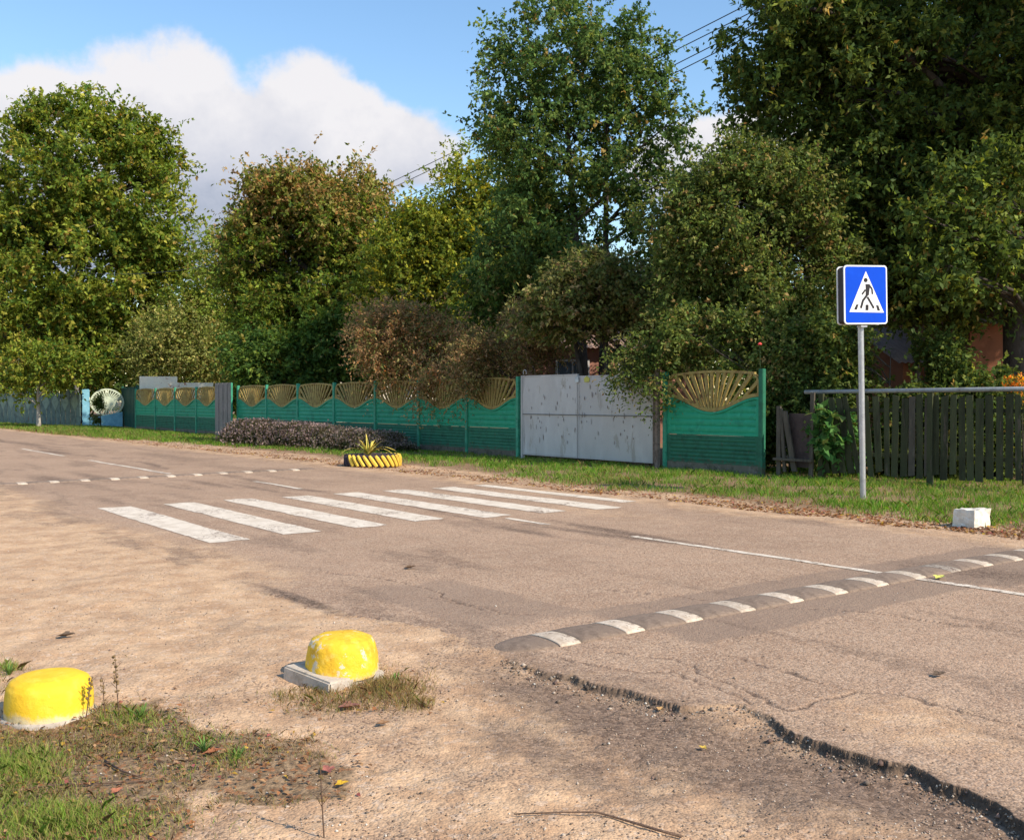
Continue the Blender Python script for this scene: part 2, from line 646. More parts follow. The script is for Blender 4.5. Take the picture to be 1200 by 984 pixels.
def build_ground():
    a_in = np.arange(-0.60, 0.6001, 0.00125)
    a_out = 0.60 + np.cumsum(0.01 * 1.12 ** np.arange(24))
    a = np.concatenate((-a_out[::-1], a_in, a_out))
    d = np.concatenate((np.array([6000, 3500, 2200, 1500, 1100, 900, 800, 720, 660, 620, 590, 570, 555, 545]),
                        np.arange(538, 60, -1.1), np.arange(60, 18, -0.7), 18 * 0.86 ** np.arange(0, 18)))
    Y = FPX * CAMH / d
    YY, AA = np.meshgrid(Y, a, indexing='ij')
    X = AA * YY
    Yw = YY
    s, t, te, far, inside, depth, z = road_fields(X, Yw)
    fade = sstep(150, 90, Yw)
    z = z * (0.15 + 0.85 * fade)
    n_r, n_c = X.shape
    # masks
    dist = te - t
    sand = np.where(t <= te, 0.84 + 0.16 * sstep(4.5, 7.5, s + 0.5 * (te - t)), 0.0)
    sand = np.maximum(sand, 0.85 * sstep(-1.6, 0.0, dist) * sstep(6.5, 9.0, s))
    sand = np.maximum(sand, 0.45 * sstep(-0.5, 0.0, dist) * sstep(6.5, 5.0, s))
    sand = np.maximum(sand, 0.72 * sstep(-0.9, 0.2, t - far))
    sand = np.maximum(sand, 0.85 * ell(s, t, 60, 640, 4.5, 1.0))
    sand = np.maximum(sand, 0.62 * ell(s, t, 1090, 850, 0.9, 0.7))
    sand = np.maximum(sand, 0.22 + 0.25 * (fbm(s * 0.25, t * 1.4, 71, 4) - 0.45))
    sand = np.maximum(sand, 0.50 * ell(s, t, 700, 600, 2.5, 0.9))
    sand = np.where(t > far + 0.3, np.maximum(sand, 0.7), sand)
    dark = np.zeros_like(s)
    # darker gritty scour on the dirt, right of centre
    dark = np.maximum(dark, 1.0 * ell(s, t, 790, 862, 1.5, 0.55))
    dark = np.maximum(dark, 1.15 * ell(s, t, 765, 840, 0.5, 0.22))
    dark = np.maximum(dark, 1.05 * ell(s, t, 1010, 915, 1.2, 0.32))
    dark = np.maximum(dark, 0.95 * ell(s, t, 1150, 960, 0.35, 0.14))
    dark = np.maximum(dark, 0.85 * ell(s, t, 650, 815, 0.9, 0.42))
    dark = np.maximum(dark, 0.75 * ell(s, t, 640, 880, 1.0, 0.30))
    # stains on the asphalt
    dark = np.maximum(dark, 0.85 * ell(s, t, 610, 622, 1.0, 0.16))
    dark = np.maximum(dark, 0.95 * ell(s, t, 735, 625, 1.7, 0.20, 0.03))
    dark = np.maximum(dark, 0.55 * ell(s, t, 660, 612, 0.9, 0.16))
    dark = np.maximum(dark, 0.75 * ell(s, t, 1150, 672, 1.3, 0.55))
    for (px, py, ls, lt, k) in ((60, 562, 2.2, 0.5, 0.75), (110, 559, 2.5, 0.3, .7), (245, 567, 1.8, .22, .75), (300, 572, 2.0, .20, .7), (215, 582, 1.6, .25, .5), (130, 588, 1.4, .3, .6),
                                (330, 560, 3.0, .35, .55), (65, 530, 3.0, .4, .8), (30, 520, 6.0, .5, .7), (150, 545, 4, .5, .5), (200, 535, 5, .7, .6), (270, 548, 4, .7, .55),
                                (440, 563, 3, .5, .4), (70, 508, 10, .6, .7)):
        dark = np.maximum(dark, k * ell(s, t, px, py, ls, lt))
    dark = np.maximum(dark, 0.55 * ell(s, t, 330, 698, 1.2, 0.12) + 0.5 * ell(s, t, 360, 705, 0.8, 0.07))
    dark = np.maximum(dark, 0.45 * ell(s, t, 300, 735, 0.8, 0.5))
    dark = np.maximum(dark, 0.40 * ell(s, t, 560, 720, 0.8, 0.14))
    # longitudinal wear of the wheel tracks
    dark = np.maximum(dark, 0.34 * np.exp(-((t - 5.6) / 0.5) ** 2) * fbm(s * .3, t * 2, 77, 3) * 1.2)
    dark = np.maximum(dark, 0.36 * np.exp(-((t - 9.3) / 0.6) ** 2) * fbm(s * .3, t * 2, 78, 3) * 1.2)
    dark = np.maximum(dark, 0.52 * sstep(0.42, 0.72, fbm(s * 0.6, t * 2.4, 79, 4)) * inside)
    dark = np.maximum(dark, 0.75 * np.exp(-((t - 7.85 - 0.15 * np.sin(s)) / 0.22) ** 2) * sstep(0.38, 0.6, fbm(s * .8, t * 2, 80, 3)) * inside * sstep(6, 8, s))
    for c in cracks:
        dd = seg_dist(s + (fbm(s * 8, t * 8, 61, 3) - .5) * 0.12, t + (fbm(s * 8, t * 8, 63, 3) - .5) * 0.12, c)
        dark = np.maximum(dark, np.where(inside, 0.85 * np.exp(-(dd / 0.018) ** 2), 0))
    patch = np.zeros_like(s)
    s0, t0 = ST(870, 706)
    pr = np.maximum(np.abs(s - s0 + 0.15) / 0.62, np.abs(t - t0 - 0.6) / 1.9)
    patch = np.maximum(patch, 1 - sstep(0.95, 1.02, pr + (fbm(s * 5, t * 5, 81, 3) - .5) * .12))
    s0, t0 = ST(1130, 668)
    pr = np.maximum(np.abs(s - s0) / 0.7, np.abs(t - t0 - 1.0) / 1.6)
    patch = np.maximum(patch, 1 - sstep(0.95, 1.02, pr + (fbm(s * 5, t * 5, 83, 3) - .5) * .12))
    s0, t0 = ST(540, 705)
    pr = np.maximum(np.abs(s - s0) / 0.9, np.abs(t - t0) / 0.5)
    patch = np.maximum(patch, 0.8 * (1 - sstep(0.9, 1.05, pr + (fbm(s * 4, t * 4, 84, 3) - .5) * .3)))
    scarp = np.where(inside, np.exp(-(np.maximum(t - te, 0) / 0.010) ** 2), np.exp(-(np.maximum(dist - 0.012, 0) / 0.022) ** 2)) * np.clip(depth / 0.02, 0, 1) * (dist < 0.3) * (t < far - 1)
    soil = np.zeros_like(s)
    soil = np.maximum(soil, 0.72 * sstep(0.5, 1.9, t - far - 0.45 * (fbm(s * .7, t * 0, 87, 3) - .3) - 0.6 * sstep(14, 20, s)))
    soil = np.maximum(soil, 0.75 * sstep(0.1, 0.5, patch_mask(X, Yw)))
    soil = np.maximum(soil, 0.65 * ell(s, t, 440, 812, 0.28, 0.22) + 0.5 * ell(s, t, 360, 832, .2, .2))
    soil = np.where(t < -6, 0.8, soil)
    V3 = np.stack((X, Yw, z), -1).reshape(-1, 3)
    m1 = np.clip(np.stack((inside * 1.0, sand, dark), -1), 0, 1).reshape(-1, 3)
    m2 = np.clip(np.stack((scarp, soil, patch), -1), 0, 1).reshape(-1, 3)
    idx = np.arange(n_r * n_c).reshape(n_r, n_c)
    q = np.stack((idx[:-1, :-1], idx[:-1, 1:], idx[1:, 1:], idx[1:, :-1]), -1).reshape(-1, 4)
    fin = inside.reshape(-1)[q].sum(1) >= 2

    def sub(qs, extra=None):
        used = np.unique(qs)
        rm = np.full(len(V3), -1)
        rm[used] = np.arange(len(used))
        v, a1, a2, qq = V3[used], m1[used], m2[used], rm[qs]
        if extra is not None:
            n0 = len(v)
            v = np.vstack((v, extra))
            k = len(extra)
            a1 = np.vstack((a1, np.tile((0, 0.4, 0.1), (k, 1))))
            a2 = np.vstack((a2, np.tile((0, 0.8, 0), (k, 1))))
            qq = np.vstack((qq, np.arange(n0, n0 + k).reshape(-1, 4)))
        return v, qq, a1, a2
    v, qq, a1, a2 = sub(q[fin])
    o = link('road', np_mesh('road', v, qq, {'mask': a1, 'mask_two': a2}), M_GROUND, smooth=True)
    tag(o, 'dusty patched asphalt road crossing from lower right to far left', kind='structure')
    W = 3000
    ex = np.array([(-W, -W, -0.4), (W, -W, -0.4), (W, W, -0.4), (-W, W, -0.4)])
    v, qq, a1, a2 = sub(q[~fin], ex)
    o = link('ground', np_mesh('ground', v, qq, {'mask': a1, 'mask_two': a2}), M_GROUND, smooth=True)
    tag(o, 'sandy shoulder and soil on both sides of the road', kind='structure')


def patch_mask(x, y):
    """weedy corner in the lower left, roughly the island of soil round the yellow domes"""
    px = CX + FPX * x / y
    py = HZ + FPX * CAMH / y
    pts = [(-200, 1100), (-200, 838), (0, 838), (60, 846), (120, 826), (190, 818), (245, 850), (330, 872), (395, 905), (385, 930), (300, 935), (190, 930), (235, 965), (240, 1100)]
    s = -0.6 * x + 0.8 * y
    t = 0.8 * x + 0.6 * y
    pst = [((p[0] - CX) / FPX * (FPX * CAMH / (p[1] - HZ)), FPX * CAMH / (p[1] - HZ)) for p in pts]
    inside = np.zeros(np.shape(x), bool)
    n = len(pst)
    dmin = np.full(np.shape(x), 1e9)
    for i in range(n):
        x0, y0 = pst[i]
        x1, y1 = pst[(i + 1) % n]
        c = ((y0 > y) != (y1 > y)) & (x < (x1 - x0) * (y - y0) / ((y1 - y0) if y1 != y0 else 1e-9) + x0)
        inside ^= c
        dx, dy = x1 - x0, y1 - y0
        k = np.clip(((x - x0) * dx + (y - y0) * dy) / (dx * dx + dy * dy), 0, 1)
        dmin = np.minimum(dmin, np.hypot(x - x0 - k * dx, y - y0 - k * dy))
    sd_ = np.where(inside, dmin, -dmin) + (fbm(x * 3, y * 3, 91, 4) - 0.5) * 0.5
    return np.clip(0.3 + sd_ / 0.35, 0, 1)


build_ground()


# ------------------------------------------------------------------ painted markings
def marking_mat(name, amt):
    m, nt, out = new_mat(name)
    b = nt.nodes.new('ShaderNodeBsdfPrincipled')
    b.inputs['Roughness'].default_value = 0.8
    vec = coords(nt)
    n = nnoise(nt, 16, 8, 0.75, vec)
    n2 = nnoise(nt, 1.1, 4, 0.6, vec)
    nn = nmath(nt, 'ADD', n, nmath(nt, 'MULTIPLY', nmath(nt, 'SUBTRACT', n2, 0.5), 0.6))
    base = mixc(nt, nrange(nt, nnoise(nt, 5, 5, 0.6, vec), 0.35, 0.65), (0.60, 0.51, 0.40), (0.74, 0.65, 0.53))
    c = mixc(nt, nrange(nt, nn, amt, amt + 0.05), base, (0.27, 0.20, 0.15))
    nt.links.new(c, b.inputs['Base Color'])
    bp = nt.nodes.new('ShaderNodeBump')
    bp.inputs['Strength'].default_value = 0.5
    bp.inputs['Distance'].default_value = 0.008
    nt.links.new(nnoise(nt, 45, 5, 0.7, vec), bp.inputs['Height'])
    nt.links.new(bp.outputs[0], b.inputs['Normal'])
    nt.links.new(b.outputs[0], out.inputs[0])
    return m


def sheet(rects, name, mat, label, raggy=0.02, seed=3):
    """thin painted sheets on the road: (s0,s1,t0,t1)"""
    vs, qs = [], []
    n0 = 0
    for k, (s0, s1, t0, t1) in enumerate(rects):
        ns = max(2, int((s1 - s0) / 0.08))
        ntt = max(2, int((t1 - t0) / 0.05))
        S, T = np.meshgrid(np.linspace(s0, s1, ns), np.linspace(t0, t1, ntt), indexing='ij')
        T = T.copy()
        S = S.copy()
        T[:, 0] += (fbm(S[:, 0] * 4, S[:, 0] * 0 + k, seed, 3) - .5) * raggy * 2
        T[:, -1] += (fbm(S[:, -1] * 4, S[:, -1] * 0 + k + 9, seed, 3) - .5) * raggy * 2
        S[0, :] += (fbm(T[0] * 7, T[0] * 0 + k, seed, 3) - .5) * 0.12
        S[-1, :] += (fbm(T[-1] * 7, T[-1] * 0 + k + 5, seed, 3) - .5) * 0.12
        X = 0.8 * T - 0.6 * S
        Y = 0.6 * T + 0.8 * S
        z = road_fields(X, Y)[6] + 0.0045
        vs.append(np.stack((X, Y, z), -1).reshape(-1, 3))
        idx = n0 + np.arange(ns * ntt).reshape(ns, ntt)
        qs.append(np.stack((idx[:-1, :-1], idx[:-1, 1:], idx[1:, 1:], idx[1:, :-1]), -1).reshape(-1, 4))
        n0 += ns * ntt
    o = link(name, np_mesh(name, np.vstack(vs), np.vstack(qs)), mat)
    return tag(o, label, kind='structure')


ze = []
for i in range(8):
    s0 = [10.85, 11.0, 11.05, 11.2, 11.0, 10.95, 10.85, 11.35][i]
    ze.append((s0, 15.3 + 0.05 * (i % 3), 4.00 + 0.945 * i, 4.00 + 0.945 * i + (0.47 if i < 7 else 0.30)))
sheet(ze, 'crosswalk_marking', marking_mat('road_paint', 0.565), 'eight white zebra stripes painted across the road')
sheet([(9.9, 10.75, 7.93, 8.03), (-1.0, 8.5, 8.06, 8.16), (16.6, 18.6, 7.72, 7.82), (21.6, 28.0, 7.05, 7.17), (30.5, 36, 7.0, 7.12), (40, 46, 7.0, 7.12)],
      'lane_line_marking', marking_mat('old_road_paint', 0.53), 'thin worn white dashes along the middle of the road', 0.012)

# ------------------------------------------------------------------ speed bumps
M_RUB = worn('bump_rubber', (0.235, 0.172, 0.128), (0.16, 0.115, 0.085), (0.33, 0.245, 0.18), rough=0.85, scale=12, bump=0.6, bscale=120)
M_RUBW = worn('bump_white', (0.60, 0.50, 0.39), (0.42, 0.33, 0.24), (0.68, 0.59, 0.47), rough=0.7, scale=10, wear=(0.28, 0.21, 0.155), wear_amt=0.57, bump=0.4, bscale=110)
M_RUBOLD = worn('bump_worn_white', (0.40, 0.34, 0.27), (0.25, 0.20, 0.16), (0.5, 0.44, 0.36), scale=14, wear=(0.2, 0.15, 0.12), wear_amt=0.52, bump=0.5, bscale=110)


def arch_mesh(name, L, W, H, bulge, taper=False):
    mb = MB()
    n = 14
    m = 8

    def fn(u, v):
        x = -L / 2 + L * u
        h = H + bulge * math.sin(math.pi * u)
        w = W / 2 + bulge * 0.6 * math.sin(math.pi * u)
        if taper:
            k = math.sqrt(max(0.0, 1 - (1 - u) ** 2)) if taper == 1 else math.sqrt(max(0, 1 - u * u))
            h *= max(k, .05)
            w *= max(k, .25)
        a = math.pi * v
        return Vector((x, -w * math.cos(a), h * math.sin(a) ** 0.8 - 0.004 if v not in (0, 1) else -0.02))
    vs = mb.grid(fn, m, n)
    mb.bm.faces.new([r for r in vs[0]])
    mb.bm.faces.new([r for r in vs[-1]][::-1])
    bmesh.ops.recalc_face_normals(mb.bm, faces=mb.bm.faces)
    me = bpy.data.meshes.new(name)
    mb.bm.to_mesh(me)
    mb.bm.free()
    me.polygons.foreach_set('use_smooth', [len(p.vertices) == 4 for p in me.polygons])
    return me


ARCH_D = arch_mesh('dark_module', 0.395, 0.37, 0.031, 0.007)
ARCH_W = arch_mesh('white_module', 0.172, 0.365, 0.033, 0.001)
ARCH_E = arch_mesh('end_cap', 0.36, 0.37, 0.033, 0.0, 1)
ARCH_D.materials.append(M_RUB)
ARCH_W.materials.append(M_RUBW)
ARCH_E.materials.append(M_RUB)


def bump_strip(s_fn, t0, n, label, worn_i=()):
    base = P(s_fn(t0), t0, 0)
    root = empty('speed_bump', base, math.atan2(0.6, 0.8), label=label, cat='speed bump', group='segmented speed bumps across the road')
    e = link('end_cap', ARCH_E, None, root)
    e.location = (-0.28, 0, 0)
    for i in range(n):
        t = t0 + 0.57 * i
        ds = s_fn(t) - s_fn(t0)
        p = P(s_fn(t), t)
        z = ground_z(p.x, p.y)
        w = link('white_module', ARCH_W, None, root)
        w.location = (t - t0, ds, z)
        if i in worn_i:
            w.data = ARCH_W.copy()
            w.data.materials.clear()
            w.data.materials.append(M_RUBOLD)
            w['label'] = 'white segment with most of its paint worn off'
        d = link('dark_module', ARCH_D, None, root)
        t2 = t + 0.285
        p = P(s_fn(t2), t2)
        d.location = (t2 - t0, s_fn(t2) - s_fn(t0), ground_z(p.x, p.y))
    return root


bump_strip(lambda t: 5.10, 4.16, 13, 'near black and white speed bump, its end beside the broken asphalt edge', (8,))
bump_strip(lambda t: 20.7 + (t - 3.7) * 0.08, 2.9, 13, 'far black and white speed bump beyond the zebra crossing, reaching towards the tyre planter')

# ------------------------------------------------------------------ green concrete fence
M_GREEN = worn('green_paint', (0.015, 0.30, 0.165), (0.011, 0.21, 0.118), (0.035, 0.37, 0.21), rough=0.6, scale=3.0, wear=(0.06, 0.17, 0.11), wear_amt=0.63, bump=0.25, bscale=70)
M_GREEN_D = worn('dull_green_and_post_shade', (0.022, 0.150, 0.085), (0.018, 0.098, 0.056), (0.04, 0.19, 0.11), rough=0.7, scale=3.5, wear=(0.07, 0.10, 0.06), wear_amt=0.62, bump=0.4, bscale=60, grime=((0.09, 0.085, 0.055), 0.28))
M_POST = worn('green_post_paint', (0.045, 0.30, 0.18), (0.02, 0.18, 0.11), (0.12, 0.42, 0.28), rough=0.6, scale=5, bump=0.3)
M_TAN = worn('ochre_paint', (0.36, 0.27, 0.085), (0.20, 0.12, 0.045), (0.48, 0.38, 0.15), rough=0.8, scale=7, wear=(0.20, 0.13, 0.07), wear_amt=0.6, bump=0.6)
M_BASEC = worn('plinth_concrete', (0.13, 0.12, 0.09), (0.06, 0.06, 0.04), (0.2, 0.18, 0.15), scale=5, bump=0.8, bscale=40)
FT = 17.0
posts_s = [13.90, 16.70]
posts_b = [22.35, 24.85, 27.55, 30.35, 33.4, 36.45, 39.45, 42.5]
posts_c = [44.95, 47.65, 50.7, 53.75, 57.15]
FH = 2.23


def wave(x, W):
    return 1.47 + 0.165 * math.cos(2 * math.pi * x / W)


def fence_bay(root, x0, x1):
    """x0,x1 local distance between post centres"""
    W = x1 - x0 - 0.12
    xs = x0 + 0.06

    # plinth + lower ribbed panel
    mb = MB()
    mb.box((xs + W / 2, -0.005, 0.05), (W, 0.07, 0.24))
    mb.build('plinth', M_BASEC, root)

    def ribs(z, z0, z1, n, x, W_):
        k = (z - z0) / (z1 - z0)
        border = min(x, W_ - x) < 0.10 or k < 0.07 or k > 0.93
        if border:
            return 0.030
        return 0.006 + 0.022 * abs(math.sin(math.pi * n * (k - 0.07) / 0.86)) ** 0.5
    mb = MB()
    nz_ = 60
    xcuts = [0, 0.085, 0.105] + [W * k / 24 for k in range(2, 23)] + [W - 0.105, W - 0.085, W]
    xcuts = sorted(c for c in xcuts if 0 <= c <= W)

    def panel(z0f, z1f, n, mb):
        vs = []
        for x in xcuts:
            row = []
            for j in range(nz_ + 1):
                z0, z1 = z0f(x), z1f(x)
                z = z0 + (z1 - z0) * j / nz_
                yy = ribs(z, z0, z1 if n == 6 else 1.64, n, x, W)
                row.append(mb.bm.verts.new((xs + x, yy, z)))
            vs.append(row)
        for i in range(len(vs) - 1):
            for j in range(nz_):
                mb.bm.faces.new((vs[i][j], vs[i + 1][j], vs[i + 1][j + 1], vs[i][j + 1]))
        # back and edges
        for i in range(len(vs) - 1):
            a = [mb.bm.verts.new((vs[k][jj].co.x, -0.03, vs[k][jj].co.z)) for k, jj in ((i, 0), (i + 1, 0), (i + 1, nz_), (i, nz_))]
            mb.bm.faces.new(a)
            mb.bm.faces.new((vs[i][nz_], vs[i + 1][nz_], a[2], a[3]))
            mb.bm.faces.new((vs[i][0], a[0], a[1], vs[i + 1][0]))
    panel(lambda x: 0.17, lambda x: 0.79, 6, mb)
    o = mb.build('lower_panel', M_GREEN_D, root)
    mb = MB()
    # upper ribbed panel whose top follows the wave: raised rim
    panel(lambda x: 0.80, lambda x: wave(x, W), 5, mb)
    for i in range(24):
        xa, xb = W * i / 24, W * (i + 1) / 24
        za, zb = wave(xa, W), wave(xb, W)
        mb.prism([(xs + xa, za - 0.045), (xs + xb, zb - 0.045), (xs + xb, zb + 0.004), (xs + xa, za + 0.004)], -0.032, 0.05)
    mb.build('upper_panel', M_GREEN, root)
    # fan
    mb = MB()
    lo = 0.012
    for i in range(24):
        xa, xb = W * i / 24, W * (i + 1) / 24
        za, zb = wave(xa, W) + lo, wave(xb, W) + lo
        mb.prism([(xs + xa, za), (xs + xb, zb), (xs + xb, zb + 0.075), (xs + xa, za + 0.075)], -0.03, 0.035)
    top = lambda x: 2.10 + 0.075 * math.sin(math.pi * x / W)
    for i in range(20):
        xa, xb = W * (0.05 + 0.9 * i / 20), W * (0.05 + 0.9 * (i + 1) / 20)
        mb.prism([(xs + xa, top(xa)), (xs + xb, top(xb)), (xs + xb, top(xb) + 0.055), (xs + xa, top(xa) + 0.055)], -0.03, 0.035)
    cx, cz = W / 2, 0.86
    for k in range(19):
        a = (-74 + 148 * k / 18) * math.pi / 180
        dx, dz = math.sin(a), math.cos(a)
        r = 0.2
        while True:       # start where it leaves the rim
            x, z = cx + dx * r, cz + dz * r
            if z > wave(min(max(x, 0), W), W) + 0.06 or r > 3:
                break
            r += 0.01
        r1 = r
        while True:
            x, z = cx + dx * r1, cz + dz * r1
            if z > top(x) + 0.01 or x < 0.02 * W or x > 0.98 * W or r1 > 3:
                break
            r1 += 0.01
        if r1 - r < 0.06:
            continue
        p = (xs + cx + dx * r, cz + dz * r)
        q = (xs + cx + dx * r1, cz + dz * r1)
        w0, w1 = 0.046, 0.088
        n = (-dz, dx)
        poly = [(p[0] + n[0] * w0 / 2, p[1] + n[1] * w0 / 2), (q[0] + n[0] * w1 / 2, q[1] + n[1] * w1 / 2),
                (q[0] - n[0] * w1 / 2, q[1] - n[1] * w1 / 2), (p[0] - n[0] * w0 / 2, p[1] - n[1] * w0 / 2)]
        mb.prism(poly, -0.022, 0.025)
    # side horns
    for sgn in (0, 1):
        pts = [(0.012 * W, 1.66), (0.014 * W, 1.93), (0.025 * W, 2.05), (0.06 * W, 2.12)]
        for a_, b_ in zip(pts[:-1], pts[1:]):
            if sgn:
                a_, b_ = (W - a_[0], a_[1]), (W - b_[0], b_[1])
            mb.prism([(xs + x, z) for x, z in stroke(a_, b_, 0.055)], -0.026, 0.03)
    mb.build('fan_panel', M_TAN, root)


def concrete_fence(posts, label, first=None):
    o0 = P(posts[0], FT)
    root = empty('concrete_fence', (o0.x, o0.y, 0), ROAD_ROT, label=label, cat='fence', group='green concrete fence sections with fan tops')
    for p in posts:
        mb = MB()
        mb.box((p - posts[0], 0.015, FH / 2 - 0.05), (0.12, 0.11, FH + 0.1), bevel=0.012)
        mb.build('post', M_POST if p > 15 else M_GREEN_D, root)  # end post takes the dull green: foliage shade put into its colour
    for a, b in zip(posts[:-1], posts[1:]):
        fence_bay(root, a - posts[0], b - posts[0])
    return root


concrete_fence(posts_s, 'single green fence bay with ochre fan top, right of the grey metal gate')
concrete_fence(posts_b, 'long green fence run with ochre fan tops between grey gate and upright grey sheet')
concrete_fence(posts_c, 'four farthest green fence bays with ochre fan tops, left of the upright grey sheet')

# upright grey sheet between two runs
M_SHEET = worn('grey_sheet', (0.20, 0.185, 0.175), (0.15, 0.14, 0.13), (0.25, 0.22, 0.21), rough=0.6, scale=2, bump=0.2)
root = empty('metal_sheet', P(42.6, FT - 0.12), ROAD_ROT, label='narrow upright dark grey metal sheet standing against the green fence behind the shrubs', cat='metal sheet')
mb = MB()
for k in range(8):
    xx = 0.05 + k * 0.25
    mb.prism([(xx, 0.02), (xx + 0.24, 0.02), (xx + 0.24, 2.36), (xx, 2.36)], 0.10 if k % 2 else 0.125, 0.13 if k % 2 else 0.155)
mb.build('corrugated_panel', M_SHEET, root)
mb = MB()
mb.box((0.0, 0.15, 1.15), (0.07, 0.07, 2.4), bevel=0.008)
mb.build('edge_post', M_POST, root)

# grey metal gate
M_GATE = worn('grey_gate_paint', (0.47, 0.455, 0.435), (0.42, 0.405, 0.39), (0.52, 0.505, 0.485), rough=0.5, scale=1.5, wear=(0.36, 0.335, 0.30), wear_amt=0.585, stretch=(1, 1, 0.35), bump=0.10, bscale=5, spec=0.4)
M_RUST = worn('rusty_steel', (0.20, 0.15, 0.12), (0.09, 0.06, 0.045), (0.33, 0.27, 0.23), rough=0.8, scale=14, bump=0.6)
ga, gb = 16.98, 21.98
o0 = P(ga, FT - 0.12)
root = empty('metal_gate', (o0.x, o0.y, 0), ROAD_ROT, label='wide pale grey sheet metal double gate between the green fence bays', cat='gate')
GL = gb - ga
half = GL * 0.54
for (xa, xb, zt) in ((0.0, half - 0.012, 2.19), (half + 0.012, GL, 2.24)):
    mb = MB()
    w = xb - xa
    za = 0.10

    def fn(u, v, xa=xa, w=w, zt=zt, sd0=xa):
        return Vector((xa + w * u, 0.02 + 0.012 * math.sin(u * 9 + sd0) * math.sin(v * 7), za + (zt - za) * v))
    vs = mb.grid(fn, 16, 12)
    back = mb.grid(lambda u, v: fn(u, v) - Vector((0, 0.004, 0)), 16, 12)
    leaf = mb.build('gate_leaf', M_GATE, root, smooth=True)
    mb = MB()
    mb.box((xa + w / 2, 0.0, zt - 0.02), (w, 0.05, 0.045))
    mb.box((xa + w / 2, 0.0, za + 0.02), (w, 0.05, 0.045))
    for xx in (xa + 0.022, xb - 0.022):
        mb.box((xx, 0.001, (zt + za) / 2), (0.045, 0.052, zt - za))
    mb.build('leaf_frame', M_GATE, leaf)
    mb = MB()
    mb.box((xa + w / 2, 0.041, 1.20), (w - 0.01, 0.012, 0.022))
    mb.build('seam_strip', worn('seam_%d' % int(xa), (0.17, 0.17, 0.17), scale=4, bump=0), leaf)
mb = MB()
mb.box((-0.11, 0.0, 1.12), (0.11, 0.10, 2.36), bevel=0.01)
mb.build('gate_post', M_RUST, root)
mb = MB()
mb.tube([(-0.045, 0.06, 0.1), (-0.04, 0.06, 2.1)], 0.018)
mb.build('hinge_bar', M_RUST, root)
mb = MB()
mb.box((GL + 0.06, -0.02, 1.12), (0.09, 0.09, 2.26), bevel=0.01)
mb.build('gate_post', M_GATE, root)
mb = MB()
mb.tube([(GL - 0.08 + 0.07 * math.cos(a), 0.02, 2.33 + 0.07 * math.sin(a)) for a in np.linspace(-0.9, 3.9, 12)], 0.012, 6)
mb.build('hook', M_GATE, root)
mb = MB()
mb.box((half, 0.055, 2.10), (0.12, 0.02, 0.14), bevel=0.004)
mb.build('latch_plate', worn('pale_latch', (0.55, 0.60, 0.60), bump=0), root)
mb = MB()
mb.prism([(half - 0.45, 2.03), (half - 0.27, 2.03), (half - 0.25, 2.12), (half - 0.36, 2.19), (half - 0.47, 2.12)], 0.036, 0.042)
mb.build('yellow_sticker', worn('yellow_sticker', (0.55, 0.52, 0.12), bump=0), root)
# small rust chips on the sheet
mb = MB()
for k in range(70):
    xx = random.uniform(0.3, GL - 0.2)
    zz = random.choice([random.uniform(0.4, 2.0), random.gauss(1.3, 0.35), random.gauss(0.9, 0.2)])
    if not 0.2 < zz < 2.1:
        continue
    if abs(zz - 1.2) < 0.05 or abs(xx - half) < 0.06:
        continue
    w, h = random.uniform(0.004, 0.018), random.uniform(0.03, 0.17)
    mb.prism([(xx, zz), (xx + w, zz + h * 0.3), (xx + w * 0.6, zz + h), (xx - w * 0.6, zz + h * 0.6)], 0.034, 0.0385)
mb.build('rust_stains', M_RUST, root)

# dark green metal gate beyond the fence
M_DKG = worn('dark_green_gate', (0.012, 0.075, 0.055), (0.008, 0.05, 0.038), (0.02, 0.13, 0.09), rough=0.55, scale=2, bump=0.2)
pa, pb = AT(144, 63.2), AT(161, 58.0)
root = empty('metal_gate', pb, math.atan2(pa.y - pb.y, pa.x - pb.x), label='dark green ribbed metal gate beside the light blue fence panel', cat='gate')
Lg = (pa - pb).length
mb = MB()
nr = 22
for k in range(nr):
    xx = Lg * k / nr
    mb.box((xx + Lg / nr / 2, 0.03 if k % 2 else 0.0, 1.2), (Lg / nr - 0.004, 0.035, 2.36))
mb.build('sheet_panel', M_DKG, root)
for xx in (0, Lg):
    mb = MB()
    mb.box((xx, 0, 1.22), (0.14, 0.14, 2.5))
    mb.build('gate_post', M_DKG, root)

# light blue wall panel with sunburst
M_BLUE = worn('light_blue_paint', (0.20, 0.46, 0.60), (0.14, 0.36, 0.5), (0.32, 0.58, 0.7), rough=0.7, scale=3, bump=0.3)
M_CREAM = worn('cream_mint_paint', (0.60, 0.68, 0.52), (0.45, 0.53, 0.42), (0.7, 0.74, 0.6), rough=0.7, scale=4, bump=0.3)
Yb = 61.5
pl, pr_ = AT(97, Yb), AT(143.5, Yb + 0.9)
root = empty('sunburst_fence', pl, math.atan2(pr_.y - pl.y, pr_.x - pl.x), label='light blue fence panel with pale cream sunburst openwork', cat='fence')
Wb = (pr_ - pl).length
mb = MB()
mb.box((0.17, 0, 1.12), (0.42, 0.3, 2.3), bevel=0.02)
mb.build('pillar', M_BLUE, root)
mb = MB()
x0_, x1_ = 0.40, Wb
cxb, czb, rb = (x0_ + x1_) / 2 + 0.05, 1.48, 0.92
low = []
for k in range(17):
    u = k / 16
    low.append((x0_ + (x1_ - x0_) * u, 0.55 + 0.35 * u ** 1.2))
mb.prism([(x0_, 0.0)] + [] + [(x1_, 0.0)] + low[::-1], -0.06, 0.06)
mb.build('lower_wall', M_BLUE, root)
mb = MB()
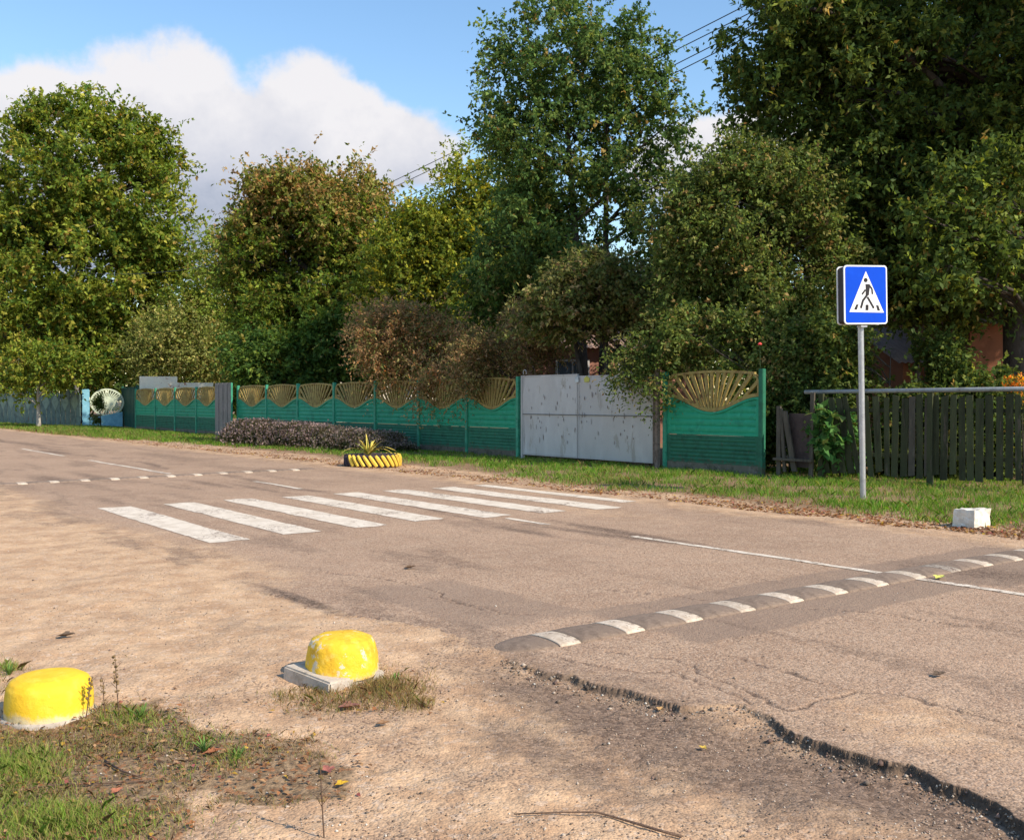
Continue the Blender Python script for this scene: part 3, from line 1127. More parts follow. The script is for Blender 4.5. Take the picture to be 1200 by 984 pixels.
for k in range(34):
    a = 2 * math.pi * k / 34
    if math.sin(a) < -0.55 and False:
        continue
    p = (cxb + 0.16 * math.cos(a), czb + 0.16 * math.sin(a))
    q = (cxb + rb * 1.02 * math.cos(a), czb + rb * 0.86 * math.sin(a))
    mb.prism(stroke(p, q, 0.065), -0.03, 0.03)
for k in range(40):
    a, b = 2 * math.pi * k / 40, 2 * math.pi * (k + 1) / 40
    for rr, ww in ((1.0, 0.10),):
        mb.prism(stroke((cxb + rb * rr * math.cos(a), czb + rb * rr * 0.86 * math.sin(a)), (cxb + rb * rr * math.cos(b), czb + rb * rr * 0.86 * math.sin(b)), ww), -0.034, 0.034)
mb.prism([(cxb + 0.34 * math.cos(2 * math.pi * k / 20), czb + 0.30 * math.sin(2 * math.pi * k / 20)) for k in range(20)], -0.045, 0.045)
mb.build('sunburst', M_CREAM, root)

# weathered teal fence at far left
M_TEAL = worn('weathered_teal', (0.13, 0.20, 0.19), (0.07, 0.11, 0.12), (0.22, 0.29, 0.26), rough=0.8, scale=2.5, bump=0.4)
M_TEALP = worn('pale_teal', (0.24, 0.34, 0.28), (0.16, 0.24, 0.2), (0.32, 0.42, 0.35), rough=0.8, scale=3, bump=0.3)
pL0, pL1 = AT(94, 61.0), AT(-150, 90.0)
root = empty('picket_fence', pL0, math.atan2(pL1.y - pL0.y, pL1.x - pL0.x), label='weathered teal picket fence with pale diamond pattern under the tall tree at far left', cat='fence')
Lp = (pL1 - pL0).length
n = 60
step = Lp / n
mb0 = None
for k in range(n):
    h = 2.0 + 0.10 * math.sin(k * 1.3) if (k // 2) % 2 else 1.92
    mb = MB()
    x = k * step
    w = step * 0.86
    mb.prism([(x, 0.05), (x + w, 0.05), (x + w, h), (x + w / 2, h + 0.26), (x, h)], -0.015, 0.015)
    mb.build('picket', M_TEAL, root)
mb = MB()
for k in range(0, n - 1, 2):
    x = (k + 1) * step
    mb.prism([(x - step * .8, 1.5), (x, 0.95), (x + step * .8, 1.5), (x, 2.0)], 0.017, 0.026)
mb.build('diamond_pattern', M_TEALP, root)
mb = MB()
mb.box((Lp / 2, -0.04, 1.55), (Lp, 0.04, 0.08))
mb.box((Lp / 2, -0.04, 0.55), (Lp, 0.04, 0.08))
mb.build('rail', M_TEAL, root)

# old dark wooden picket fence at right
M_OLDW = worn('old_green_wood', (0.050, 0.056, 0.024), (0.028, 0.028, 0.014), (0.075, 0.085, 0.036), rough=0.85, scale=6, wear=(0.085, 0.07, 0.05), wear_amt=0.6, bump=0.8, bscale=40, stretch=(1, 1, 0.15), vary=0.3)
M_GREYW = worn('grey_wood', (0.085, 0.072, 0.054), (0.045, 0.038, 0.028), (0.14, 0.12, 0.09), rough=0.85, scale=6, bump=0.8, bscale=30, stretch=(1, 1, 0.15))
M_PIPE = worn('grey_pipe', (0.26, 0.28, 0.29), (0.17, 0.17, 0.17), (0.33, 0.35, 0.36), rough=0.5, scale=4, metallic=0.2, bump=0.2)
pr0, pr1 = G(940, 560), G(1330, 587)
pr0, pr1 = AT(942, 20.6), AT(1345, 16.3)
root = empty('wooden_fence', pr0, math.atan2(pr1.y - pr0.y, pr1.x - pr0.x), label='old dark green picket fence with grey pipe on top, behind the crossing sign', cat='fence')
Lr = (pr1 - pr0).length
k = 0
x = 0.42
while x < Lr:
    mb = MB()
    w = random.uniform(0.095, 0.135)
    h = random.uniform(1.60, 1.68)
    lean = random.uniform(-0.02, 0.02) - (0.22 if x < 1.2 else (0.08 if x < 1.6 else 0))
    z0 = random.uniform(0.10, 0.22)
    top = random.choice([0, 0, 0.03, -0.03])
    mb.prism([(x - lean * 0.3, z0), (x + w - lean * 0.3, z0 + random.uniform(-0.03, 0.03)), (x + w + lean, h + top), (x + lean, h)], -0.052, -0.030)
    mb.build('picket', M_OLDW if random.random() < 0.9 else M_GREYW, root)
    x += w + random.uniform(0.025, 0.06)
for z in (0.52, 1.38):
    mb = MB()
    mb.box((Lr / 2 + 0.2, 0.0, z), (Lr - 0.4, 0.045, 0.075))
    mb.build('rail', M_OLDW, root)
mb = MB()
mb.tube([(0.0, 0.04, 1.735), (Lr * .5, 0.04, 1.755), (Lr, 0.04, 1.775)], 0.042, 10)
mb.build('top_pipe', M_PIPE, root, smooth=True)
for x in (0.42, 2.6, 4.9):
    mb = MB()
    mb.box((x, -0.06, 0.84), (0.10, 0.08, 1.72))
    mb.build('post', M_OLDW, root)

# collapsed boards closing the gap
g0 = AT(906, 21.1)
root = empty('broken_board_fence', g0, ROAD_ROT + math.pi, label='broken grey boards and low bench-like plank closing the dark gap beside the green fence', cat='fence')
for (xb, lean, h, w, z0) in ((0.10, 0.0, 1.45, 0.10, 0.0), (0.36, -0.13, 1.35, 0.12, 0.12), (0.22, -0.05, 1.40, 0.07, .1), (0.92, 0.02, 1.72, 0.09, 0.0)):
    mb = MB()
    mb.prism([(xb - lean, z0), (xb + w - lean, z0), (xb + w + lean, h), (xb + lean, h)], -0.02, 0.02)
    mb.build('board', M_GREYW, root)
mb = MB()
mb.box((0.55, -0.05, 0.36), (0.95, 0.10, 0.05))
mb.build('plank', M_GREYW, root)
mb = MB()
mb.box((0.62, 0.12, 0.75), (0.62, 0.02, 1.1))
mb.build('rusty_sheet', worn('brown_sheet', (0.065, 0.045, 0.04), scale=4, bump=.4), root)

# ------------------------------------------------------------------ crossing sign
M_WHITE = worn('white_film', (0.80, 0.80, 0.80), (0.76, 0.76, 0.76), (0.82, 0.82, 0.82), rough=0.4, scale=2, bump=0, spec=0.4)
M_SBLUE = worn('blue_film', (0.001, 0.070, 0.62), (0.001, 0.062, 0.57), (0.002, 0.08, 0.66), rough=0.6, scale=2, bump=0, spec=0.12, vary=0)
M_SBLACK = worn('black_film', (0.018, 0.014, 0.016), scale=3, bump=0, rough=0.5)
M_CASE = worn('brown_casing', (0.028, 0.018, 0.022), scale=3, bump=0.1, rough=0.5)
M_GALV = worn('galvanised_steel', (0.42, 0.42, 0.43), (0.33, 0.33, 0.34), (0.52, 0.52, 0.52), rough=0.42, scale=5, metallic=0.55, bump=0.15)
sb = G(1012, 583)
root = empty('crossing_sign', (sb.x, sb.y, 0), R(-7), label='blue pedestrian crossing sign box with white triangle on a slim galvanised pole', cat='road sign')
root.rotation_euler = (0, R(-1.3), R(14))
Yd = sb.y
SW, SH = 0.775, 0.935
mb = MB()
mb.tube([(0, 0, -0.1), (0.0, 0, 0.02), (0, 0, 1.2), (0, 0, HT(381, Yd)), (0, 0, HT(330, Yd))], 0.046, 14)
mb.build('pole', M_GALV, root, smooth=True)
zc = HT(346.5, Yd)


def rrect(w, h, r, n=6):
    pts = []
    for cxx, czz, a0 in ((w / 2 - r, h / 2 - r, 0), (-w / 2 + r, h / 2 - r, 90), (-w / 2 + r, -h / 2 + r, 180), (w / 2 - r, -h / 2 + r, 270)):
        for k in range(n + 1):
            a = R(a0 + 90 * k / n)
            pts.append((cxx + r * math.cos(a), czz + r * math.sin(a)))
    return pts


face = empty('sign_box', (0, 0, zc))
face.parent = root
Mx = Matrix.Identity(4)
off = 0.0
D0 = -0.10
mb = MB()
mb.prism(rrect(SW - 0.03, SH - 0.03, 0.05), D0 + 0.012, D0 + 0.20)
case = mb.build('casing', M_CASE, root)
case.location = (0.03, 0, zc)


def film(poly, y0, y1, name, mat):
    mb_ = MB()
    mb_.prism(poly, y0, y1)
    o = mb_.build(name, mat, root)
    o.location = (0.03, 0, zc)
    return o


bpy.data.objects.remove(face)
film(rrect(SW, SH, 0.055), D0 - 0.008, D0 + 0.012, 'front_rim', M_WHITE)
film(rrect(SW, SH, 0.055), D0 + 0.185, D0 + 0.205, 'rear_rim', M_WHITE)
film(rrect(SW - 0.046, SH - 0.046, 0.038), D0 - 0.011, D0 - 0.009, 'blue_field', M_SBLUE)


def Z(px, py):
    return ((px - 452) / 455 * SW, (500 - py) / 620 * SH)


film([Z(275, 682), Z(640, 690), Z(453, 252)][::-1], D0 - 0.0145, D0 - 0.0115, 'white_triangle', M_WHITE)
mb = MB()
Y0, Y1 = D0 - 0.018, D0 - 0.015
mb.prism([(Z(450, 347)[0] + 0.034 * math.cos(a), Z(450, 347)[1] + 0.034 * math.sin(a)) for a in np.linspace(0, 2 * math.pi, 17)[:-1]], Y0, Y1)
mb.prism([Z(448, 390), Z(488, 388), Z(494, 410), Z(480, 508), Z(448, 506), Z(450, 450)], Y0, Y1)


def limb(pts, w):
    for i, (a, b) in enumerate(zip(pts[:-1], pts[1:])):
        mb.prism(stroke(Z(*a), Z(*b), w - 0.001 * i), Y0 - 0.0004 * (i + 1), Y1)


limb([(483, 396), (515, 440), (519, 494)], 0.026)
limb([(446, 448), (410, 496)], 0.028)
limb([(466, 498), (418, 562), (396, 640)], 0.036)
limb([(466, 524), (532, 642)], 0.032)
mb.prism([Z(348, 604), Z(372, 601), Z(352, 658), Z(325, 656)], Y0, Y1)
mb.prism([Z(447, 606), Z(476, 606), Z(474, 664), Z(444, 664)], Y0, Y1)
mb.prism([Z(556, 611), Z(580, 613), Z(597, 667), Z(572, 668)], Y0, Y1)
pic = mb.build('walker_pictogram', M_SBLACK, root)
pic.location = (0.03, 0, zc)
mb = MB()
mb.box((0, D0 + 0.06, HT(383, Yd)), (0.11, 0.12, 0.03))
mb.build('pole_clamp', M_GALV, root)

# ------------------------------------------------------------------ yellow domes, block
M_YEL = worn('yellow_paint', (0.86, 0.55, 0.035), (0.80, 0.46, 0.025), (0.90, 0.64, 0.08), rough=0.7, scale=3.5, wear=(0.66, 0.46, 0.10), wear_amt=0.64, bump=0.5, bscale=38, spec=0.2, grime=((0.66, 0.56, 0.36), 0.055), vary=0)
M_YEL2 = worn('peeling_yellow_paint', (0.80, 0.50, 0.035), (0.62, 0.34, 0.03), (0.86, 0.62, 0.12), rough=0.7, scale=7, wear=(0.66, 0.58, 0.42), wear_amt=0.575, bump=1.0, bscale=14, spec=0.2, grime=((0.58, 0.49, 0.33), 0.075), vary=0)
M_CONC = worn('pale_concrete', (0.48, 0.42, 0.35), (0.30, 0.26, 0.21), (0.62, 0.56, 0.48), rough=0.9, scale=8, bump=0.7, bscale=40)


def dome(prof, name, mat, root, jit, seed, nseg=56, zs=40, sx=1.0):
    mb = MB()
    prof_pts = []
    for a, b in zip(prof[:-1], prof[1:]):
        for k in range(4):
            u = k / 4
            prof_pts.append((a[0] + (b[0] - a[0]) * u, a[1] + (b[1] - a[1]) * u))
    prof_pts.append(prof[-1])

    def fn(u, v):
        r, z = prof_pts[min(len(prof_pts) - 1, int(round(v * (len(prof_pts) - 1))))]
        a = 2 * math.pi * u
        n_ = float(fbm(np.array([math.cos(a) * 2.2 + 5 + z * 6]), np.array([math.sin(a) * 2.2 + 5]), seed, 4)[0]) - 0.5
        rr = r * (1 + jit * n_ * 2)
        return Vector((rr * math.cos(a) * sx, rr * math.sin(a), z + jit * n_ * 0.10 * (z > 0.1)))
    mb.grid(fn, nseg, len(prof_pts) - 1)
    bmesh.ops.remove_doubles(mb.bm, verts=mb.bm.verts, dist=0.0005)
    return mb.build(name, mat, root, smooth=True)


p = G(42, 847)
root = empty('yellow_bollard', (p.x, p.y + 0.12, ground_z(p.x, p.y)), label='smooth bright yellow concrete dome on the weedy corner, nearer the left edge', cat='bollard', group='yellow painted concrete domes')
dome([(0.207, -0.03), (0.206, 0.04), (0.203, 0.10), (0.196, 0.145), (0.180, 0.172), (0.145, 0.191), (0.10, 0.200), (0.0, 0.204)], 'dome', M_YEL, root, 0.010, 3)
dome([(0.215, -0.05), (0.226, -0.02), (0.220, 0.003), (0.205, 0.010)], 'footing', M_CONC, root, 0.06, 9)
p = G(396, 801)
root = empty('yellow_bollard', (p.x, p.y + 0.12, ground_z(p.x, p.y)), label='cracked peeling yellow concrete dome standing on a square slab', cat='bollard', group='yellow painted concrete domes')
dome([(0.204, 0.03), (0.202, 0.08), (0.197, 0.14), (0.188, 0.188), (0.168, 0.224), (0.125, 0.245), (0.07, 0.254), (0.0, 0.256)], 'dome', M_YEL2, root, 0.06, 17)
mb = MB()
mb.box((0, 0, 0.0), (0.40, 0.40, 0.15), bevel=0.010)
sl = mb.build('slab', M_CONC, root)
sl.rotation_euler = (R(-2), R(4), R(-40))
sl.location = (-0.045, -0.03, -0.010)

p = G(1145, 617)
root = empty('concrete_block', (p.x, p.y + 0.12, ground_z(p.x, p.y)), R(33), label='small chipped white painted concrete block at the grass edge near the sign', cat='concrete block')
mb = MB()
vs = bmesh.ops.create_cube(mb.bm, size=1.0, matrix=Matrix.Translation((0, 0, 0.10)) @ Matrix.Diagonal((0.36, 0.30, 0.25, 1)))['verts']
for v in vs:
    if v.co.z > 0.1:
        v.co.x *= 0.92
        v.co.y *= 0.94
bmesh.ops.subdivide_edges(mb.bm, edges=mb.bm.edges[:], cuts=5, use_grid_fill=True)
for v in mb.bm.verts:
    n_ = fbm(np.array([v.co.x * 14]), np.array([v.co.y * 14 + v.co.z * 9]), 5, 3)[0] - .5
    v.co += v.co.normalized() * n_ * 0.075
mb.build('block_body', worn('white_block', (0.66, 0.62, 0.54), (0.50, 0.45, 0.37), (0.74, 0.7, 0.62), scale=7, wear=(0.25, 0.2, 0.14), wear_amt=0.64, bump=0.6), root)

# ------------------------------------------------------------------ tyre planter
M_TYRE = worn('tyre_rubber', (0.045, 0.032, 0.040), scale=9, bump=0.5, rough=0.85)
M_TYEL = worn('tyre_yellow', (0.74, 0.52, 0.07), (0.58, 0.36, 0.05), (0.82, 0.62, 0.14), scale=9, wear=(0.35, 0.22, 0.1), wear_amt=0.64, bump=0.5)
p = G(433, 547)
root = empty('tyre_planter', (p.x, p.y + 0.55, ground_z(p.x, p.y)), label='tractor tyre planter with slanted yellow lugs on the verge before the shrubs', cat='planter')
mb = MB()
prof = [(0.62, -0.02), (0.64, 0.04), (0.635, 0.22), (0.60, 0.28), (0.52, 0.29), (0.47, 0.26), (0.46, 0.02)]
mb.grid(lambda u, v: Vector((prof[int(round(v * 6))][0] * math.cos(2 * math.pi * u), prof[int(round(v * 6))][0] * math.sin(2 * math.pi * u), prof[int(round(v * 6))][1])), 48, 6)
mb.build('tyre_wall', M_TYRE, root, smooth=True)
for paint, lo_, hi_ in ((M_TYEL, -2.20, 1.9), (M_TYRE, 1.95, 4.0)):
    mb = MB()
    a = lo_
    while a < hi_:
        pts = []
        for j in range(6):
            v = j / 5
            aa = a - 0.26 * v
            r = 0.655 - 0.03 * max(0, v - 0.7)
            pts.append(Vector((r * math.cos(aa), r * math.sin(aa), 0.02 + 0.255 * v)))
        mb.tube(pts, [0.042, 0.046, 0.046, 0.046, 0.044, 0.030], 6)
        a += 0.225
    mb.build('lugs', paint, root, smooth=False)
mb = MB()
mb.prism([(0.47 * math.cos(2 * math.pi * k / 24), 0.47 * math.sin(2 * math.pi * k / 24)) for k in range(24)], 0.0, 0.06)
o = mb.build('soil_fill', worn('planter_soil', (0.07, 0.045, 0.03), bump=1), root)
o.rotation_euler = (R(90), 0, 0)
o.location = (0, 0, 0.20)


# ------------------------------------------------------------------ vegetation
def norm(v):
    return v / np.maximum(np.linalg.norm(v, axis=-1, keepdims=True), 1e-9)


def leaves_mesh(name, pos, ax, nrm, ln, wd, tint, fold=0.12):
    side = norm(np.cross(ax, nrm))
    nrm2 = norm(np.cross(side, ax))
    ln = ln[:, None]
    wd = wd[:, None]
    v0 = pos
    v1 = pos + ax * ln * 0.42 + side * wd * 0.5 + nrm2 * wd * fold
    v2 = pos + ax * ln - nrm2 * ln * 0.10
    v3 = pos + ax * ln * 0.42 - side * wd * 0.5 + nrm2 * wd * fold
    V_ = np.stack((v0, v1, v2, v3), 1).reshape(-1, 3)
    q = np.arange(len(V_)).reshape(-1, 4)
    return np_mesh(name, V_, q, {'tint': np.repeat(tint, 4, axis=0)})


def pick(pal, n, r):
    """palette: list of (weight, rgb)"""
    w = np.array([p[0] for p in pal], float)
    c = np.array([p[1] for p in pal])
    return c[r.choice(len(pal), n, p=w / w.sum())]


OLIVE = [(5, (0.110, 0.155, 0.024)), (3, (0.170, 0.200, 0.032)), (1.2, (0.27, 0.24, 0.045)), (2, (0.065, 0.105, 0.022))]
WALNUT = [(6, (0.118, 0.155, 0.024)), (3.5, (0.225, 0.235, 0.036)), (1.0, (0.32, 0.28, 0.05)), (0.4, (0.28, 0.18, 0.05)), (1.5, (0.06, 0.105, 0.02))]
GREEN = [(6, (0.062, 0.112, 0.026)), (3, (0.110, 0.160, 0.032)), (1, (0.17, 0.21, 0.04)), (0.25, (0.28, 0.21, 0.05))]
PEAR = [(6, (0.080, 0.130, 0.038)), (3, (0.13, 0.175, 0.045)), (1, (0.21, 0.22, 0.055)), (0.3, (0.30, 0.20, 0.07)), (1.5, (0.055, 0.095, 0.03))]
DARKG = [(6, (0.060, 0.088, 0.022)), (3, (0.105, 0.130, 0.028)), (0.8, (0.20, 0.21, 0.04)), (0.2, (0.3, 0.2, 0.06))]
RUSSET = [(4, (0.33, 0.20, 0.075)), (3, (0.29, 0.23, 0.07)), (2.5, (0.17, 0.175, 0.04)), (0.8, (0.40, 0.21, 0.08))]
REDBR = [(4, (0.31, 0.18, 0.09)), (3, (0.25, 0.19, 0.075)), (1.5, (0.42, 0.24, 0.11)), (3, (0.13, 0.14, 0.04)), (0.6, (0.50, 0.22, 0.08))]
STRAW = [(4, (0.25, 0.24, 0.075)), (3, (0.18, 0.19, 0.045)), (1.5, (0.36, 0.29, 0.10)), (2, (0.09, 0.11, 0.028))]
DUSKY = [(5, (0.105, 0.140, 0.034)), (3, (0.165, 0.185, 0.048)), (1.2, (0.23, 0.20, 0.07)), (2.5, (0.065, 0.090, 0.026)), (0.5, (0.32, 0.20, 0.08))]


def tree(name, label, base, lobes, n_clump, n_shoot, n_leaf, leaf, pal, trunk_r=0.2, fork=0.35, seed=0, shoot=0.6, group=None, top_pal=None,
         top_z=None, droop=0.15, cat='tree', trunks=None, shell=0.35, bark=M_BARK, hang=0.0, width=0.55, pal_noise=0.35, low_cut=None, gap=0.385):
    """lobes: (x,y,z,rx,ry,rz) in world coordinates"""
    r = np.random.default_rng(seed + 100)
    leaf = leaf * 1.14
    if n_clump > 150:
        n_clump = int(n_clump * 1.25)
        n_leaf += 1
    base = Vector(base)
    root = empty(name, base, label=label, cat=cat, group=group)
    lob = np.array(lobes, float)
    vol = lob[:, 3] * lob[:, 4] * lob[:, 5]
    pr = vol ** 0.75
    k = r.choice(len(lob), n_clump * 3, p=pr / pr.sum())
    d = norm(r.normal(size=(len(k), 3)))
    rad = r.uniform(shell ** 2, 1, len(k)) ** 0.5
    c = lob[k, :3] + d * rad[:, None] * lob[k, 3:6]
    # noise to open gaps
    sc = 0.55 / max(0.6, lob[:, 3].mean() * 0.32)
    g = fbm(c[:, 0] * sc + c[:, 2] * sc * 0.7 + 40, c[:, 1] * sc + c[:, 2] * sc * 0.9 + 60, seed, 3)
    keep = g > gap
    c, d, rad = c[keep][:n_clump], d[keep][:n_clump], rad[keep][:n_clump]
    if low_cut is not None:
        m_ = c[:, 2] > low_cut
        c, d, rad = c[m_], d[m_], rad[m_]
    nC = len(c)
    # woody skeleton
    mb = MB()
    mean = lob[:, :3].mean(0)
    trunks_ = trunks or [((0, 0), tuple((mean[:2] - np.array(base[:2])) * 0.35), trunk_r)]
    nodes = []
    zmax = (lob[:, 2] + lob[:, 5]).max()
    for (ox, oy), (tx, ty), tr in trunks_:
        top = zmax * 0.80 - base.z
        pts, rr = [], []
        for i in range(9):
            u = i / 8
            w = Vector((ox + (tx - ox) * u + 0.12 * math.sin(3 * u + seed) * tr * 6 * u, oy + (ty - oy) * u + 0.1 * math.cos(4 * u + seed) * tr * 6 * u, -0.15 + top * u))
            pts.append(w)
            rr.append(tr * (1.25 if i == 0 else 1.0) * (1 - u) ** 0.75 + tr * 0.10)
        mb.tube(pts, rr, 9)
        for i in range(1, 9):
            u0 = i / 8
            if u0 >= fork * 0.8:
                nodes.append((np.array(pts[i]), rr[i], u0))
    # limbs towards well spread clumps
    nl = min(nC, 16 + int(n_clump / 22))
    sel = r.choice(nC, nl, replace=False)
    limb_nodes = []
    for i in sel:
        tgt = c[i] - np.array(base)
        tgt = tgt * 1.0
        best = None
        for (p_, r_, u_) in nodes:
            h_ = np.linalg.norm((tgt - p_)[:2])
            dz = tgt[2] - p_[2]
            cost = abs(dz - 0.55 * h_) + 0.2 * h_
            if best is None or cost < best[0]:
                best = (cost, p_, r_)
        _, p_, r_ = best
        L_ = np.linalg.norm(tgt - p_)
        r0 = min(r_ * 0.62, 0.018 * L_ + 0.02)
        mid1 = p_ + (tgt - p_) * 0.35 + np.array((0, 0, 0.08 * L_)) + r.normal(0, 0.04 * L_, 3)
        mid2 = p_ + (tgt - p_) * 0.7 + np.array((0, 0, 0.07 * L_)) + r.normal(0, 0.04 * L_, 3)
        chain = [p_, mid1, mid2, tgt]
        mb.tube(chain, [r0, r0 * 0.75, r0 * 0.5, r0 * 0.2], 6, cap=False)
        for q_, ra in ((mid1, r0 * .7), (mid2, r0 * .5), (tgt, r0 * .25), ((mid1 + mid2) / 2, r0 * .6)):
            limb_nodes.append((q_, ra))
    LN = np.array([q[0] for q in limb_nodes])
    LR = np.array([q[1] for q in limb_nodes])
    for i in range(nC):
        tgt = c[i] - np.array(base)
        dd = np.linalg.norm(LN - tgt, axis=1)
        j = int(np.argmin(dd))
        if dd[j] < 0.05 or (nC > 260 and i % 2):
            continue
        mdl = (LN[j] + tgt) / 2 + r.normal(0, 0.05 * dd[j], 3) + np.array((0, 0, 0.05 * dd[j]))
        r0 = min(LR[j] * 0.7, 0.012 * dd[j] + 0.008)
        mb.tube([LN[j], mdl, tgt], [r0, r0 * 0.7, r0 * 0.35], 4, cap=False)
    mb.build('trunk', bark, root, smooth=True)
    # shoots
    nS = nC * n_shoot
    ci = np.repeat(np.arange(nC), n_shoot)
    sdv = norm(d[ci] * 0.75 + r.normal(size=(nS, 3)) * 0.75 + np.array((0, 0, 0.22 - hang)))
    sl_ = shoot * r.uniform(0.5, 1.35, nS) * (1 + 0.65 * (rad[ci] > 0.88) * (r.random(nS) < 0.35))
    s0 = c[ci] + r.normal(size=(nS, 3)) * shoot * 0.30
    nLv = nS * n_leaf
    si = np.repeat(np.arange(nS), n_leaf)
    u = r.random(nLv)
    dr = droop + hang
    pos = s0[si] + sdv[si] * (sl_[si] * u)[:, None]
    pos[:, 2] -= dr * sl_[si] * u * u
    ax = norm(sdv[si] * 0.5 + r.normal(size=(nLv, 3)) * 0.75 + np.array((0, 0, -0.25)))
    nr_ = norm(np.array((0, 0, 0.8)) + r.normal(size=(nLv, 3)) * 0.75 + d[ci][si] * 0.35)
    ln = leaf * r.uniform(0.65, 1.3, nLv)
    wd = ln * width * r.uniform(0.8, 1.2, nLv)
    shoot_col = pick(pal, nS, r)
    if top_pal is not None:
        tz = top_z[0] + (top_z[1] - top_z[0]) * r.random(nS)
        up = s0[:, 2] > tz
        shoot_col[up] = pick(top_pal, int(up.sum()), r)
    clump_b = r.uniform(0.8, 1.2, nC)[ci]
    tint = shoot_col[si] * np.array((1.42, 1.58, 1.55)) * (clump_b[si] * r.uniform(0.75, 1.25, nLv))[:, None]
    rndl = r.random(nLv) < pal_noise
    tint[rndl] = pick(pal, int(rndl.sum()), r) * r.uniform(0.8, 1.2, int(rndl.sum()))[:, None]
    zc_ok = pos[:, 2] > 0.05
    pos, ax, nr_, ln, wd, tint = (q[zc_ok] for q in (pos, ax, nr_, ln, wd, tint))
    me = leaves_mesh('crown', pos - np.array(base), ax, nr_, ln, wd, tint)
    link('crown', me, M_LEAF, root)
    return root


def lobe(px, py, Y, rx, rz, ry=None, dy=0.0):
    """lobe centred where the photo shows it: pixel centre, pixel radii at depth Y"""
    k = Y / FPX
    return ((px - CX) * k, Y + dy, HT(py, Y), rx * k, ry if ry else rx * k * 0.9, rz * k)


# A. tall tree at the far left, behind the teal fence
Y = 71
tree('walnut_tree', 'broad tall yellowing green tree at the far left, above the sunburst fence panel', AT(95, Y + 1), [
    lobe(100, 200, Y, 105, 90), lobe(40, 230, Y, 80, 90), lobe(158, 235, Y, 70, 92), lobe(95, 310, Y, 125, 90), lobe(195, 320, Y, 50, 80),
    lobe(-30, 330, Y, 80, 120), lobe(60, 380, Y - 1, 110, 65), lobe(10, 400, Y - 2, 80, 50), lobe(120, 400, Y, 80, 50), lobe(150, 160, Y, 40, 30), lobe(65, 145, Y, 40, 30)],
    900, 10, 13, 0.265, WALNUT, trunk_r=0.5, seed=1, shoot=1.05, fork=0.2, low_cut=2.0, gap=0.43)
# low branches hanging over teal fence with little whitewashed tree
M_LIMED = worn('limewashed_bark', (0.42, 0.40, 0.36), (0.25, 0.23, 0.2), (0.5, 0.48, 0.44), scale=8, bump=.6)
Y = 60
tree('cherry_tree', 'small round green tree with pale limewashed stem before the teal fence', AT(45, Y), [
    lobe(50, 430, Y, 50, 26), lobe(20, 440, Y, 30, 20), lobe(80, 425, Y, 36, 18), lobe(38, 462, Y, 18, 6)],
    110, 9, 12, 0.19, WALNUT, trunk_r=0.13, seed=2, shoot=0.7, bark=M_LIMED, low_cut=1.4)
# between A and B
Y = 67
tree('ash_tree', 'thin light green tree in the gap between the two left crowns', AT(262, Y), [
    lobe(262, 345, Y, 40, 50), lobe(235, 390, Y, 50, 50), lobe(290, 400, Y, 45, 45), lobe(255, 300, Y, 24, 30)],
    300, 9, 11, 0.19, [(5, (0.16, 0.20, 0.035)), (3, (0.24, 0.26, 0.05)), (1, (0.32, 0.24, 0.07))], trunk_r=0.2, seed=3, shoot=0.9)
tree('bare_shrub', 'sparse straw coloured twiggy shrub behind the far green fence bays', AT(225, 65), [
    lobe(200, 405, 65, 45, 40), lobe(255, 415, 65, 45, 35), lobe(175, 420, 65, 20, 25)],
    230, 8, 8, 0.17, STRAW, trunk_r=0.10, seed=4, shoot=1.2, cat='shrub', low_cut=1.5, trunks=[((-1.5, 0), (-2.5, 0), .07), ((0, 0), (0.4, 0), .08), ((1.5, 0), (2.3, 0), .07)])
# B russet-topped tree
Y = 52
tree('maple_tree', 'rounded tree with orange russet top, left of centre behind the green fence', AT(372, Y), [
    lobe(370, 262, Y, 92, 62), lobe(325, 320, Y, 64, 70), lobe(420, 310, Y, 85, 80), lobe(440, 290, Y, 52, 54), lobe(370, 375, Y, 95, 60), lobe(298, 300, Y, 38, 55), lobe(335, 232, Y, 50, 32), lobe(400, 228, Y, 50, 28)],
    820, 10, 12, 0.185, OLIVE + [(2, (0.15, 0.12, 0.03))], trunk_r=0.35, seed=5, shoot=0.85, top_pal=RUSSET, top_z=(8.2, 12.0), fork=0.2, low_cut=2.0)
# dark shrub below
tree('lilac_bush', 'dense dark green bush under the russet tree, above the fence tops', AT(375, 49), [
    lobe(365, 420, 49, 42, 38), lobe(420, 425, 49, 32, 40), lobe(310, 435, 49, 26, 20), lobe(395, 385, 49, 30, 20)],
    210, 9, 9, 0.22, GREEN, trunk_r=0.1, seed=6, shoot=0.6, cat='bush', shell=0.2)
# B2 yellow-green between
Y = 44
tree('apple_tree', 'yellow green tree between the russet tree and the tall central tree', AT(520, Y), [
    lobe(522, 280, Y, 60, 52), lobe(565, 290, Y, 60, 70), lobe(490, 320, Y, 60, 66), lobe(552, 215, Y, 34, 38), lobe(545, 360, Y, 90, 70), lobe(470, 380, Y, 50, 55), lobe(620, 340, Y, 55, 70), lobe(605, 260, Y, 50, 55)],
    760, 10, 12, 0.155, [(5, (0.14, 0.17, 0.026)), (3, (0.23, 0.23, 0.035)), (1.2, (0.38, 0.31, 0.045)), (1, (0.07, 0.10, 0.022))], trunk_r=0.25, seed=7, shoot=0.75, fork=0.2, low_cut=2.0)
